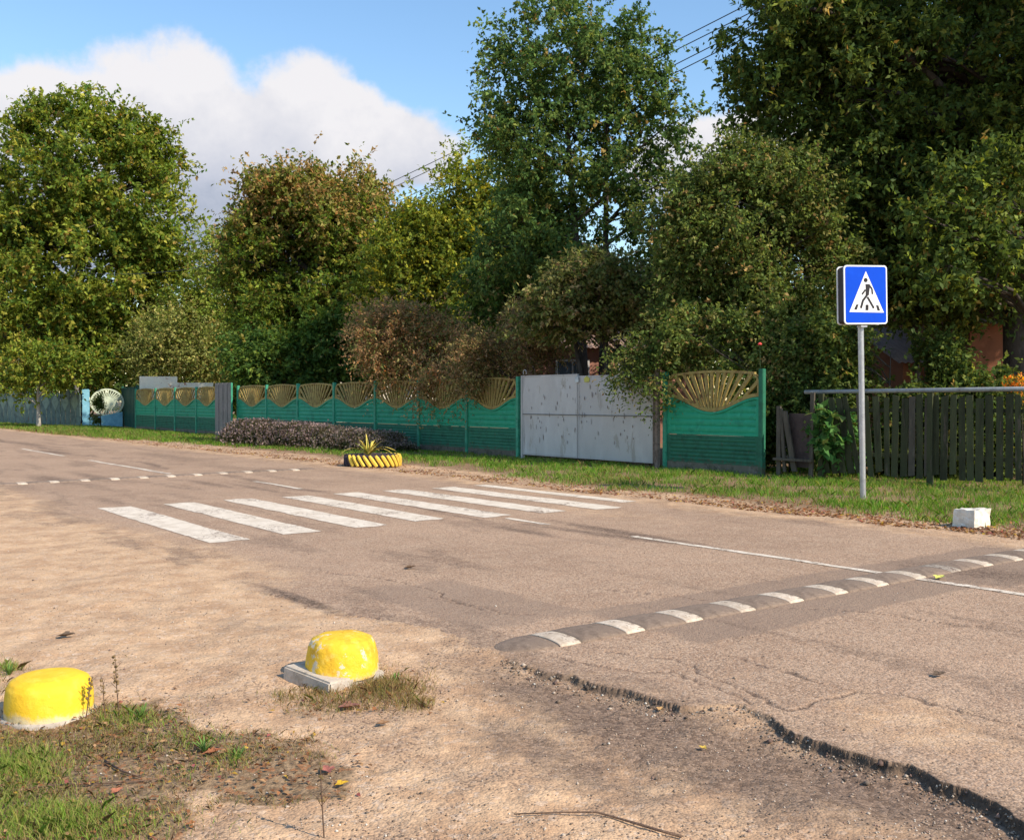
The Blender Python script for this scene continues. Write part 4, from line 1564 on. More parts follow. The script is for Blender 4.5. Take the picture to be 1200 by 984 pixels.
# C tall central tree
Y = 31.5
tree('pear_tree', 'tallest central tree, fresh green open crown rising out of the frame', AT(690, Y), [
    lobe(665, 70, Y, 84, 84), lobe(612, 120, Y, 62, 80), lobe(730, 90, Y, 62, 70), lobe(782, 165, Y, 50, 66), lobe(650, 175, Y, 88, 62),
    lobe(700, 225, Y, 85, 62), lobe(770, 235, Y, 40, 50), lobe(630, 235, Y, 66, 46), lobe(700, 300, Y, 95, 40), lobe(790, 290, Y, 50, 45), lobe(610, 290, Y, 60, 45), lobe(590, 50, Y, 24, 34), lobe(640, 20, Y, 34, 30), lobe(800, 130, Y, 22, 30)],
    600, 9, 10, 0.115, PEAR, trunk_r=0.20, seed=8, shoot=0.46, fork=0.22, width=0.6, shell=0.25, gap=0.47,
    trunks=[((-0.1, 0), (-0.6, 0), .19), ((0.35, 0.2), (0.7, 0.3), .15)])
# second leaning old trunks over the gate
Y = 27.2
tree('plum_tree', 'dark leaning plum tree with grey green twigs right above the grey gate', AT(700, Y), [
    lobe(700, 345, Y, 66, 38), lobe(650, 370, Y, 50, 34), lobe(745, 360, Y, 50, 42), lobe(620, 400, Y, 32, 26), lobe(690, 320, Y, 50, 30)],
    330, 8, 8, 0.105, [(4, (0.13, 0.14, 0.04)), (2, (0.22, 0.19, 0.07)), (2, (0.08, 0.10, 0.03)), (1, (0.28, 0.19, 0.09))], trunk_r=0.12, seed=9, shoot=0.42, fork=0.3, low_cut=3.3,
    trunks=[((0.0, 0), (-0.7, 0.3), .13), ((0.45, 0), (0.25, 0), .15), ((1.3, 0.4), (1.6, 0.3), .10)])
# F reddish-brown shrubs hanging over the fence
tree('spirea_bush', 'brown red twiggy bush spilling over the green fence left of the gate', AT(500, 33.6), [
    lobe(480, 400, 33.9, 58, 45, 1.0), lobe(535, 425, 32.4, 50, 45, 1.0), lobe(455, 385, 34.9, 38, 38, 1.0), lobe(520, 455, 31.2, 44, 22, .7)],
    360, 9, 10, 0.095, REDBR, trunk_r=0.06, seed=10, shoot=0.62, cat='bush', hang=0.25, width=0.4, trunks=[((-0.8, 0.3), (-1.4, 0), .05), ((0.2, .3), (0, 0), .06), ((1, 0.3), (1.5, 0), .05)])
tree('spirea_bush', 'dark red brown bush close to the left post of the grey gate', AT(598, 29.6), [
    lobe(585, 415, 29.4, 38, 32), lobe(615, 395, 29.6, 40, 36), lobe(560, 430, 29.2, 28, 34), lobe(630, 370, 29.8, 30, 26)],
    240, 9, 8, 0.08, REDBR[:2] + [(2, (0.10, 0.09, 0.035)), (2, (0.15, 0.14, 0.045))], trunk_r=0.05, seed=11, shoot=0.52, cat='bush', hang=0.2, width=0.4)
# J twigs hanging over the gate
tree('hanging_creeper', 'thin leafy creeper hanging over the right leaf of the grey gate', AT(762, 24.1), [
    lobe(757, 420, 23.9, 34, 36), lobe(768, 450, 23.5, 18, 36), lobe(735, 430, 23.9, 22, 22), lobe(795, 415, 23.8, 20, 22)],
    120, 7, 7, 0.075, DUSKY, trunk_r=0.03, seed=12, shoot=0.34, cat='creeper', hang=0.5, low_cut=1.2)
# E rounded olive tree right of centre
Y = 24.6
tree('quince_tree', 'rounded dull olive tree between the central tree and the sign', AT(885, Y), [
    lobe(880, 250, Y, 92, 72), lobe(840, 300, Y, 72, 72), lobe(930, 310, Y, 68, 78), lobe(880, 370, Y, 95, 62), lobe(800, 350, Y, 40, 50), lobe(960, 380, Y, 50, 50), lobe(860, 200, Y, 50, 34), lobe(790, 270, Y, 50, 60), lobe(930, 230, Y, 60, 50)],
    900, 10, 9, 0.090, DUSKY, trunk_r=0.16, seed=13, shoot=0.40, fork=0.2, low_cut=2.5, width=0.55)
# undergrowth along the fence, right
Y = 22.6
tree('dogwood_bush', 'dense dark shrubs right behind the single fan bay and the gap', AT(900, Y), [
    lobe(860, 405, Y + .5, 55, 30, .6), lobe(930, 430, Y, 52, 46, .6), lobe(810, 400, Y + .8, 34, 34, .5), lobe(925, 470, Y - 0.3, 26, 40, .4)],
    360, 9, 8, 0.09, DUSKY, trunk_r=0.05, seed=14, shoot=0.36, cat='bush', shell=0.2)
Y = 21.6
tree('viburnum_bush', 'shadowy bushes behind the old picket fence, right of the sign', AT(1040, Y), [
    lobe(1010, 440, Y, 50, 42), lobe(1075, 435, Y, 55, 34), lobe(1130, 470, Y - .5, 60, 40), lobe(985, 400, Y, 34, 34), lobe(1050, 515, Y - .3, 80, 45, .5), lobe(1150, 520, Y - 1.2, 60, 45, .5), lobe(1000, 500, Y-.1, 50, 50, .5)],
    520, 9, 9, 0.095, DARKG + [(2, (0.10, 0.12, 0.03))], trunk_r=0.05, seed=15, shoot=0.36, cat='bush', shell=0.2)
tree('nettle_clump', 'dark tangled growth behind the broken boards beside the green fence end', AT(925, 22.2), [
    lobe(905, 500, 22.2, 22, 50, .4), lobe(940, 500, 21.9, 26, 50, .4), lobe(965, 470, 21.6, 30, 40, .4)], 150, 9, 9, 0.09, [(5, (0.05, 0.075, 0.02)), (2, (0.09, 0.11, 0.03))], trunk_r=0.02, seed=50, shoot=0.3, cat='undergrowth', shell=0.1)
# D large dark tree at the right, crown running out of frame
Y = 25.5
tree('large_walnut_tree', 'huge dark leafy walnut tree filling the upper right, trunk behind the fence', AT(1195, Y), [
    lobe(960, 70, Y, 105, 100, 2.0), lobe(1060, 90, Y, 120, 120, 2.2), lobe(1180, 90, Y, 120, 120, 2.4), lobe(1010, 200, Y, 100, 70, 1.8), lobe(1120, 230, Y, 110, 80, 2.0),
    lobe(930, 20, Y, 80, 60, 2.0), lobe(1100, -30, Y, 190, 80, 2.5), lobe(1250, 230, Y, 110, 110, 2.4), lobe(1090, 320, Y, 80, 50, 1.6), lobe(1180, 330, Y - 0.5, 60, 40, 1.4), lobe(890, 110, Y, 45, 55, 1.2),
    (16.8, 21.5, 10.5, 3.6, 2.6, 4.6), (19.0, 20.0, 13.5, 3.5, 3.0, 4.5), (14.5, 22.0, 14.5, 3.2, 2.2, 2.8)],  # unseen lobes off to the right, added to shade the visible crown
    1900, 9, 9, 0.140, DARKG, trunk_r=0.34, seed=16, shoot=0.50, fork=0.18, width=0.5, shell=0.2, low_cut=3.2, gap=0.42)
# yellower low spray in front of that tree
Y = 20.8
tree('young_walnut_tree', 'brighter yellow green sprays at the right edge above the brown house wall', AT(1225, Y), [
    lobe(1165, 225, Y, 66, 60, 1.0), lobe(1105, 260, Y, 50, 40, 0.9), lobe(1190, 300, Y, 60, 50, 1.0), lobe(1120, 320, Y, 60, 30, .8)],
    130, 8, 9, 0.12, [(4, (0.08, 0.11, 0.024)), (1.2, (0.18, 0.20, 0.035)), (0.3, (0.28, 0.18, 0.05)), (3, (0.055, 0.08, 0.02))], trunk_r=0.14, seed=17, shoot=0.5, fork=0.3)
# creeper by the gap
Y = 20.3
tree('leafy_climber', 'broad leaved green climber on the old picket fence, left of the sign pole', AT(985, Y), [
    lobe(980, 485, Y, 24, 26, 0.3), lobe(985, 520, Y, 22, 24, 0.3), lobe(968, 505, Y, 12, 22, .3)],
    70, 6, 6, 0.16, [(4, (0.05, 0.12, 0.03)), (2, (0.09, 0.17, 0.045)), (1, (0.16, 0.2, 0.06))], trunk_r=0.02, seed=18, shoot=0.22, cat='climber', width=0.6, shell=0.1)
# far left orange tree, small plant before the blue panel
tree('birch_tree', 'pale orange autumn tree peeping in at the far left edge', AT(-10, 84), [
    lobe(-10, 330, 84, 36, 52), lobe(-15, 390, 84, 36, 40)], 120, 8, 8, 0.32, [(4, (0.30, 0.19, 0.06)), (2, (0.36, 0.27, 0.1)), (1, (0.14, 0.14, 0.04))], trunk_r=0.25, seed=19, shoot=0.9)
tree('young_fir', 'small dark spiky shrub in front of the sunburst panel', AT(118, 60), [
    lobe(115, 476, 60, 4, 11), lobe(115, 488, 60, 7, 6), lobe(114, 464, 60, 2, 6)],
    40, 6, 8, 0.12, [(3, (0.06, 0.09, 0.02)), (1, (0.11, 0.12, 0.03))], trunk_r=0.04, seed=20, shoot=0.24, cat='shrub', width=0.3)


# distant wood closing the view
def far_wood():
    r = np.random.default_rng(77)
    n = 75000
    px = r.uniform(-500, 1750, n)
    Yd_ = r.uniform(92, 120, n)
    x = (px - CX) / FPX * Yd_
    topz = 8.5 + 3.5 * fbm(x * 0.09 + 50, x * 0 + 2, 5, 4)
    z = topz * r.random(n) ** 0.7
    pos = np.stack((x, Yd_, z), -1)
    ax = norm(r.normal(size=(n, 3)))
    nr_ = norm(np.array((0, -0.5, 0.7)) + r.normal(size=(n, 3)) * 0.6)
    ln = r.uniform(0.5, 1.0, n)
    tint = pick(OLIVE + GREEN, n, r) * r.uniform(0.7, 1.2, n)[:, None]
    o = link('distant_wood', leaves_mesh('distant_wood', pos, ax, nr_, ln, ln * 0.7, tint), M_LEAF)
    tag(o, 'low far off belt of mixed trees closing the view behind the gardens', 'wood', kind='stuff')


far_wood()
# garden shrubs of the second row that close the gaps under the crowns
Y = 58
for (lab, px, lb, pal, sd_, nm) in (
        ('dim green hazel behind the first dark bush and the far bays', 310, [(300, 420, 40, 34), (340, 440, 40, 24)], GREEN, 31, 'hazel_bush'),
        ('dull hazel thicket under the yellow green tree at centre', 500, [(480, 430, 50, 36), (540, 410, 50, 44), (590, 400, 45, 50)], OLIVE, 32, 'hazel_bush')):
    tree(nm, lab, AT(px, Y - 10), [lobe(a, b, Y - 10, c_, d_) for a, b, c_, d_ in lb], 190, 9, 8, 0.16, pal, trunk_r=0.07, seed=sd_, shoot=0.6, cat='bush', shell=0.2,
         group='hazel thickets behind the green fence')
tree('elder_bush', 'large dim elder between the central tree and the olive tree', AT(800, 33.5), [
    lobe(760, 320, 33.5, 50, 50), lobe(800, 360, 33.5, 60, 60), lobe(640, 320, 34, 40, 40), lobe(590, 350, 34.5, 45, 50)], 330, 9, 8, 0.14, GREEN[:2] + DUSKY, trunk_r=0.08, seed=33, shoot=0.6, cat='bush', shell=0.2)
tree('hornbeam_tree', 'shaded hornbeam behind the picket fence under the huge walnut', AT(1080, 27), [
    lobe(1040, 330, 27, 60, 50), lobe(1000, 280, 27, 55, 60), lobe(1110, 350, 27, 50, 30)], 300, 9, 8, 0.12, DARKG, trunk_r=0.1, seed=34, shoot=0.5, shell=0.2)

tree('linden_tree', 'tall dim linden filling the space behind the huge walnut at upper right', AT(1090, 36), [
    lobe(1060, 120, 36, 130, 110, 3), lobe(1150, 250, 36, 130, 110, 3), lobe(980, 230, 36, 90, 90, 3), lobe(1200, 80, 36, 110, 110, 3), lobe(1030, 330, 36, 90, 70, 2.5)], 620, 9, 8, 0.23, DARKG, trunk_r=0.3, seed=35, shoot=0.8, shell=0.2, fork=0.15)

# ------------------------------------------------------------------ hedge of dry flower heads on the verge
def flower_hedge():
    r = np.random.default_rng(9)
    a, b = G(272, 519), G(466, 531)
    b = b + Vector((0, 0.6, 0))
    root = empty('stonecrop_hedge', a, label='long low hedge of brownish purple stonecrop on the verge behind the tyre planter', cat='hedge')
    n = 5200
    u = r.random(n)
    w = r.normal(0, 0.38, n)
    d = np.array((b - a)[:2])
    dn = d / np.linalg.norm(d)
    nn = np.array((-dn[1], dn[0]))
    h = (0.88 - 0.25 * u) * (0.72 + 0.5 * fbm(u * 22, u * 0 + 4, 3, 3)) * np.clip(1.15 - (np.abs(w) / 0.95) ** 2, 0.2, 1)
    h *= np.clip(np.minimum(u, 1 - u) * 22, 0.45, 1)
    base2 = u[:, None] * d + w[:, None] * nn
    mb = MB()
    st_v, st_q = [], []
    pos, ax, nr_, ln, wd, tint = [], [], [], [], [], []
    top = np.column_stack((base2, h))
    lean = r.normal(0, 0.07, (n, 2))
    top[:, :2] += lean
    # stems
    k = 0.008
    bs = np.column_stack((base2, np.zeros(n)))
    V_ = np.stack((bs + (k, 0, 0), bs - (k, 0, 0), top - (k, 0, 0), top + (k, 0, 0)), 1).reshape(-1, 3)
    q = np.arange(len(V_)).reshape(-1, 4)
    tc_ = np.repeat(pick([(1, (0.10, 0.08, 0.035)), (1, (0.08, 0.09, 0.03))], n, r), 4, axis=0)
    link('stems', np_mesh('stems', V_, q, {'tint': tc_}), M_LEAF, root)
    m = 9
    si = np.repeat(np.arange(n), m)
    v = r.uniform(0.25, 1.0, len(si))
    pos = bs[si] + (top[si] - bs[si]) * v[:, None] + r.normal(0, 0.035, (len(si), 3))
    ax = norm(r.normal(size=(len(si), 3)) + (0, 0, 0.5))
    nr_ = norm(r.normal(size=(len(si), 3)) * 0.7 + (0, 0, 0.8))
    ln = r.uniform(0.04, 0.085, len(si))
    col = pick([(3, (0.33, 0.24, 0.225)), (2, (0.43, 0.32, 0.30)), (2, (0.20, 0.15, 0.14)), (1, (0.30, 0.27, 0.17))], len(si), r)
    low = v < 0.55
    col[low] = pick([(2, (0.10, 0.085, 0.05)), (2, (0.07, 0.08, 0.035))], int(low.sum()), r)
    endu = u[si] > 0.62
    col[endu] = col[endu] * 0.85 + np.array((0.0, 0.012, 0.0))
    link('flower_heads', leaves_mesh('flower_heads', pos, ax, nr_, ln, ln * 0.8, col), M_LEAF, root)


flower_hedge()


# ------------------------------------------------------------------ grass
def blades(name, xy, h, w, tint, lean=0.35, label='', zoff=0.0, cat='grass'):
    r = np.random.default_rng(5)
    n = len(xy)
    z = road_fields(xy[:, 0], xy[:, 1])[6] + zoff
    b = np.column_stack((xy, z))
    a = r.uniform(0, 2 * np.pi, n)
    side = np.column_stack((np.cos(a), np.sin(a), np.zeros(n))) * (w / 2)[:, None]
    l = r.normal(0, lean, (n, 2)) * h[:, None]
    mid = b + np.column_stack((l * 0.35, h * 0.6))
    tip = b + np.column_stack((l, h * r.uniform(0.8, 1.0, n)))
    V_ = np.stack((b - side, b + side, mid + side * 0.7, tip, mid - side * 0.7), 1).reshape(-1, 3)
    q = np.arange(len(V_)).reshape(-1, 5)
    o = link(name, np_mesh(name, V_, q, {'tint': np.repeat(tint, 5, axis=0)}), M_BLADE)
    tag(o, label, cat, kind='stuff')
    return o


def verge_grass():
    r = np.random.default_rng(21)
    n = 330000
    s = 1.0 + 95 * r.random(n) ** 2.0
    t = r.uniform(10.9, 17.3, n)
    back = (r.random(n) < 0.07)
    s = np.where(back, r.uniform(4, 15, n), s)
    t = np.where(back, r.uniform(17.2, 20.5, n), t)
    far = 10.95 + (fbm(s * 0.9, s * 0 + 7, 31, 4) - 0.5) * 0.55
    edge = far + 0.45 + 0.9 * sstep(6, 14, s) * sstep(60, 25, s) * 0.6 + (fbm(s * 1.3, t * 1.3, 35, 4) - 0.5) * 1.6
    edge = edge + 1.5 * sstep(14, 20, s) * sstep(48, 30, s) + 0.75 * sstep(15, 10, s)
    dens = sstep(-0.25, 0.7, t - edge) * (0.10 + 0.90 * sstep(0.36, 0.60, fbm(s * 1.9, t * 1.9, 36, 4)))
    keep = (r.random(n) < dens)
    s, t, far = s[keep], t[keep], far[keep]
    X = 0.8 * t - 0.6 * s
    Y_ = 0.6 * t + 0.8 * s
    k = np.clip(Y_ / 22, 0.8, 3.2)
    n = len(s)
    tall = fbm(s * 0.8, t * 0.8, 37, 3)
    h = r.uniform(0.05, 0.15, n) * (0.6 + 0.9 * tall) * (0.85 + 0.15 * k)
    nearf = sstep(15.9, 16.8, t)
    h *= 1 - 0.25 * nearf
    w = 0.010 * k * r.uniform(0.7, 1.3, n)
    col = pick([(5, (0.110, 0.245, 0.028)), (3, (0.165, 0.32, 0.04)), (1.2, (0.31, 0.35, 0.075)), (0.7, (0.38, 0.30, 0.12))], n, r)
    pale = fbm(s * 0.35, t * 0.9, 38, 3)[:, None]
    col = col * (0.75 + 0.5 * r.random(n))[:, None] * (1 - 0.0 * pale)
    dry = (r.random(n) < 0.55 * sstep(1.3, 0.0, t - far - 0.5)) | (r.random(n) < 0.15 * sstep(30, 50, s))
    patchy = sstep(0.48, 0.62, fbm(s * 0.9, t * 1.6, 48, 4)) * 0.38
    dry = dry | (r.random(n) < patchy)
    col[dry] = pick([(1, (0.34, 0.26, 0.12)), (1, (0.26, 0.20, 0.08)), (2, (0.22, 0.25, 0.06))], int(dry.sum()), r)
    blades('verge_grass', np.column_stack((X, Y_)), h, w, col, 0.45, 'green grass on the far verge in front of the fences')


verge_grass()


def corner_grass():
    r = np.random.default_rng(22)
    n = 260000
    Yy = r.uniform(2.6, 6.2, n)
    X = r.uniform(-3.6, -0.4, n)
    pm = patch_mask(X, Yy)
    g = fbm(X * 2.6, Yy * 2.6, 55, 4)
    px = CX + FPX * X / Yy
    py = HZ + FPX * CAMH / Yy
    lush = np.zeros(n)
    for (a, b, c_, d_, k_) in ((60, 970, 120, 26, 1.2), (20, 900, 70, 22, 1.2), (-60, 940, 90, 60, 1), (150, 846, 50, 14, .8), (215, 872, 50, 16, .6), (270, 895, 14, 8, .9), (8, 784, 14, 5, 1.1), (215, 905, 60, 12, .35), (60, 920, 80, 12, .35), (-40, 800, 40, 20, .6)):
        lush = np.maximum(lush, k_ * np.exp(-(((px - a) / c_) ** 2 + ((py - b) / d_) ** 2)))
    small = np.zeros(n)
    for (a, b, c_, d_, k_) in ((448, 808, 46, 15, 1.3), (480, 824, 34, 9, 1.0), (400, 824, 60, 9, .8), (335, 818, 16, 6, .8), (380, 812, 30, 6, .9)):
        small = np.maximum(small, k_ * np.exp(-(((px - a) / c_) ** 2 + ((py - b) / d_) ** 2)))
    dens = np.maximum(np.maximum(lush * (0.4 + 0.9 * g), small * (0.3 + g)), 0.62 * pm * sstep(0.34, 0.58, g))
    keep = r.random(n) < dens * 0.8
    X, Yy, lush, g, small, pm = X[keep], Yy[keep], lush[keep], g[keep], small[keep], pm[keep]
    n = len(X)
    h = r.uniform(0.012, 0.05, n) * (0.6 + 1.0 * lush + 0.9 * small)
    w = r.uniform(0.0016, 0.0034, n)
    col = pick([(3, (0.19, 0.32, 0.05)), (3, (0.28, 0.37, 0.07)), (2, (0.38, 0.38, 0.11)), (1.5, (0.42, 0.31, 0.13))], n, r)
    dry = r.random(n) > lush * 1.25
    col[dry] = pick([(3, (0.34, 0.23, 0.10)), (2, (0.24, 0.15, 0.07)), (2, (0.30, 0.28, 0.09)), (1, (0.46, 0.35, 0.18)), (1.5, (0.20, 0.22, 0.06))], int(dry.sum()), r)
    col *= r.uniform(0.7, 1.25, n)[:, None]
    blades('corner_grass', np.column_stack((X, Yy)), h, w, col, 0.55, 'patchy green and dry grass round the yellow domes')


corner_grass()


# litter of fallen leaves
def litter(name, xy, size, tint, label, lift=0.012):
    r = np.random.default_rng(8)
    n = len(xy)
    z = road_fields(xy[:, 0], xy[:, 1])[6] + lift * r.random(n) + 0.003
    pos = np.column_stack((xy, z))
    a = r.uniform(0, 2 * np.pi, n)
    ax = norm(np.column_stack((np.cos(a), np.sin(a), r.normal(0, 0.22, n))))
    nr_ = norm(np.column_stack((r.normal(0, 0.3, n), r.normal(0, 0.3, n), np.ones(n))))
    o = link(name, leaves_mesh(name, pos, ax, nr_, size, size * 0.62, tint, 0.2), M_DRY)
    return tag(o, label, 'fallen leaves', kind='stuff')


LEAFPAL = [(3, (0.30, 0.13, 0.055)), (3, (0.22, 0.12, 0.06)), (2, (0.40, 0.24, 0.12)), (1, (0.48, 0.30, 0.05)), (1.5, (0.13, 0.08, 0.05)), (0.5, (0.38, 0.12, 0.10))]
r = np.random.default_rng(31)
n = 26000
s = 1.0 + 60 * r.random(n) ** 1.7
far = 10.95 + (fbm(s * 0.9, s * 0 + 7, 31, 4) - 0.5) * 0.55
t = far + 0.25 + np.abs(r.normal(0, 0.70, n)) + 0.5 * (fbm(s * .8, s * 0, 39, 3) - .3)
kp = r.random(n) < (0.16 + 0.35 * sstep(13, 9, s) + 0.3 * sstep(0.45, 0.6, fbm(s * 1.5, t * 1.5, 44, 3)))
s, t = s[kp], t[kp]
n = len(s)
litter('verge_leaves', np.column_stack((0.8 * t - 0.6 * s, 0.6 * t + 0.8 * s)), r.uniform(0.03, 0.075, n), pick(LEAFPAL, n, r), 'brown and orange fallen leaves along the far road edge')
n = 9000
Yy = r.uniform(2.8, 5.9, n)
X = r.uniform(-3.3, -0.3, n)
pm = patch_mask(X, Yy)
px = CX + FPX * X / Yy
py = HZ + FPX * CAMH / Yy
sm = 0
for (a, b, c_, d_, k_) in ((445, 812, 50, 14, 1), (395, 826, 55, 9, .8), (500, 828, 22, 6, .7)):
    sm = np.maximum(sm, k_ * np.exp(-(((px - a) / c_) ** 2 + ((py - b) / d_) ** 2)))
keep = r.random(n) < np.maximum(0.8 * pm, sm)
X, Yy = X[keep], Yy[keep]
n = len(X)
litter('corner_leaves', np.column_stack((X, Yy)), r.uniform(0.010, 0.035, n), pick(LEAFPAL, n, r) * r.uniform(.6, 1.2, n)[:, None], 'small dry leaf crumbs among the weeds in the near corner', 0.02)

# gravel grains on shoulder and scour
def gravel():
    r = np.random.default_rng(41)
    n = 16000
    d = r.uniform(150, 540, n)
    Yg = FPX * CAMH / d
    a = r.uniform(-0.56, 0.56, n)
    X = a * Yg
    s, t, te, far, ins, dep, z = road_fields(X, Yg)
    px, py = CX + FPX * a, HZ + d
    g = fbm(X * 3, Yg * 3, 66, 4)
    dens = np.where(ins, 0.10, 0.25 + 0.9 * sstep(0.45, 0.65, g))
    dens = np.maximum(dens, 0.9 * np.exp(-(((px - 770) / 90) ** 2 + ((py - 850) / 30) ** 2)))
    dens = np.maximum(dens, 1.0 * np.exp(-(((px - 1130) / 60) ** 2 + ((py - 955) / 20) ** 2)))
    keep = r.random(n) < dens
    X, Yg, z = X[keep], Yg[keep], z[keep]
    R_ = r.uniform(0.002, 0.0065, len(X)) * (1 + 0.8 * (r.random(len(X)) < 0.06))
    # crumbs and chunks broken off the asphalt edge
    m = 1300
    se = r.uniform(0.8, 4.9, m)
    te_ = edge_t(se) - np.abs(r.normal(0.02, 0.07, m)) * (0.5 + 1.2 * fbm(se * 3, se * 0 + 8, 71, 3))
    xe, ye = 0.8 * te_ - 0.6 * se, 0.6 * te_ + 0.8 * se
    ze_ = road_fields(xe, ye)[6]
    nf = len(X)
    X, Yg, z = np.concatenate((X, xe)), np.concatenate((Yg, ye)), np.concatenate((z, ze_))
    R_ = np.concatenate((R_, r.uniform(0.0025, 0.009, m) * (1 + 1.3 * (r.random(m) < 0.07))))
    n = len(X)
    octv = np.array([(1, 0, 0), (0, 1, 0), (-1, 0, 0), (0, -1, 0), (0, 0, 0.8), (0, 0, -0.5)])
    V_ = np.stack((X, Yg, z + R_ * 0.3), -1)[:, None, :] + octv[None] * R_[:, None, None] * r.uniform(0.6, 1.3, (n, 6, 1))
    tri = np.array([(0, 1, 4), (1, 2, 4), (2, 3, 4), (3, 0, 4), (1, 0, 5), (2, 1, 5), (3, 2, 5), (0, 3, 5)])
    q = (np.arange(n)[:, None, None] * 6 + tri[None]).reshape(-1, 3)
    col = pick([(4, (0.36, 0.27, 0.2)), (2, (0.52, 0.43, 0.34)), (3, (0.18, 0.14, 0.11)), (0.6, (0.65, 0.6, 0.52)), (1, (0.3, 0.2, 0.16))], n, r)
    col[nf:] = col[nf:] * np.where(r.random(m) < 0.6, 0.55, 1.0)[:, None]
    o = link('gravel', np_mesh('gravel', V_.reshape(-1, 3), q, {'tint': np.repeat(col, 6, axis=0)}), M_DRY)
    tag(o, 'loose grit scattered over the sandy shoulder and broken asphalt', 'gravel', kind='stuff')


gravel()


# single leaves, stick, weeds one can point at
def one_leaf(px, py, size, col, label, rz, cat='leaf', name='fallen_leaf', tilt=0.12):
    g = G(px, py)
    pts = [(0, 0), (0.25, 0.18), (0.32, 0.42), (0.55, 0.36), (0.6, 0.2), (0.82, 0.16), (1.0, 0.0), (0.82, -0.15), (0.58, -0.2), (0.55, -0.38), (0.3, -0.4), (0.22, -0.16)]
    mb = MB()
    vt = [mb.bm.verts.new(((x - .5) * size, y * size, 0.012 + abs(y) * size * 0.25 + tilt * x * size)) for x, y in pts]
    cc = mb.bm.verts.new((0, 0, 0.010))
    for i in range(len(vt)):
        mb.bm.faces.new((vt[i], vt[(i + 1) % len(vt)], cc))
    mat = worn('leaf_%d_%d' % (px, py), col, rough=0.8, scale=40, bump=0.3, bscale=80)
    o = mb.build(name, mat)
    o.location = (g.x, g.y, ground_z(g.x, g.y) + 0.002)
    o.rotation_euler = (0, 0, rz)
    return tag(o, label, cat, group='single fallen leaves on the near ground')


one_leaf(399, 921, 0.062, (0.62, 0.38, 0.03), 'bright yellow leaf on the sand, right of the weedy corner', 0.4)
one_leaf(382, 906, 0.075, (0.33, 0.12, 0.09), 'reddish leaf just above the bright yellow leaf', 2.1)
one_leaf(448, 850, 0.07, (0.36, 0.20, 0.10), 'brown leaf lying alone on sand below the peeling dome', 0.1)
one_leaf(393, 808, 0.085, (0.48, 0.20, 0.06), 'orange curled leaf at the foot of the peeling dome', 1.3, tilt=0.6)
one_leaf(407, 830, 0.12, (0.25, 0.11, 0.08), 'wide dark red leaf in the litter before the peeling dome', 0.0)
one_leaf(247, 888, 0.085, (0.34, 0.13, 0.06), 'rust brown leaf in the middle of the weeds', 0.3)
one_leaf(134, 936, 0.06, (0.42, 0.16, 0.09), 'salmon leaf on the ground near the bottom left grass', 1.0)
one_leaf(775, 826, 0.05, (0.5, 0.3, 0.12), 'tan leaf against the broken asphalt edge', 0.9)
one_leaf(1103, 680, 0.13, (0.50, 0.50, 0.12), 'yellow green leaf on the road line right of the near speed bump', 0.6)
one_leaf(480, 667, 0.12, (0.16, 0.10, 0.06), 'dark leaf on the asphalt below the zebra stripes', 0.2)
one_leaf(1103, 795, 0.09, (0.13, 0.09, 0.06), 'dark brown leaf on the asphalt at the right', 0.1)
one_leaf(75, 746, 0.13, (0.16, 0.11, 0.07), 'dark oval leaf on the sand above the smooth yellow dome', 0.0)
one_leaf(825, 866, 0.045, (0.6, 0.42, 0.08), 'small yellow leaf scrap in the dark grit', 2.4)

M_TWIG = worn('twig_bark', (0.13, 0.08, 0.055), (0.07, 0.045, 0.03), (0.25, 0.17, 0.12), scale=30, bump=0.5)


def ground_twig(pts, r0, label, lift=0.012):
    gp = [G(*p) for p in pts]
    o0 = gp[0]
    mb = MB()
    n = len(gp)
    mb.tube([(g.x - o0.x, g.y - o0.y, ground_z(g.x, g.y) + lift) for g in gp], [r0 * (1 - 0.6 * i / (n - 1)) for i in range(n)], 6)
    o = mb.build('fallen_twig', M_TWIG, smooth=True)
    o.location = (o0.x, o0.y, 0)
    return tag(o, label, 'twig')


ground_twig([(800, 986), (770, 978), (735, 968), (700, 958), (660, 960), (602, 961)], 0.006, 'long bent dark twig on the sand at bottom centre')
ground_twig([(0, 927), (60, 922), (130, 924), (190, 918)], 0.005, 'thin brown twig lying across the weedy corner at bottom left')
ground_twig([(120, 896), (140, 908), (168, 919)], 0.006, 'short pale orange twig among the weeds')


def dry_weed(px, py, h, n_pod, label, seed):
    r = random.Random(seed)
    g = G(px, py)
    root = empty('dry_weed', (g.x, g.y, ground_z(g.x, g.y)), label=label, cat='weed', group='dry weed stalks in the near corner')
    mb = MB()
    lx = r.uniform(-0.03, 0.03)
    pts = [(0, 0, 0), (lx * .5, 0, h * .5), (lx, 0.01, h)]
    mb.tube(pts, [0.003, 0.0025, 0.0015], 5)
    for k in range(6):
        u = r.uniform(0.3, 0.9)
        a = r.uniform(0, 6.28)
        q = Vector((lx * u, 0, h * u))
        mb.tube([q, q + Vector((math.cos(a) * 0.03, math.sin(a) * 0.03, 0.03))], [0.0015, 0.001], 4)
    mb.build('stalk', M_TWIG, root)
    mb = MB()
    for k in range(n_pod):
        u = r.uniform(0.4, 1.0)
        a = r.uniform(0, 6.28)
        q = Vector((lx * u + math.cos(a) * 0.008, math.sin(a) * 0.008, h * u))
        bmesh.ops.create_icosphere(mb.bm, subdivisions=1, radius=r.uniform(0.004, 0.008), matrix=Matrix.Translation(q))
    mb.build('seed_heads', worn('seed_heads_%d' % seed, (0.20, 0.13, 0.06), (0.1, 0.08, 0.03), (0.3, 0.22, 0.1), bump=0), root)


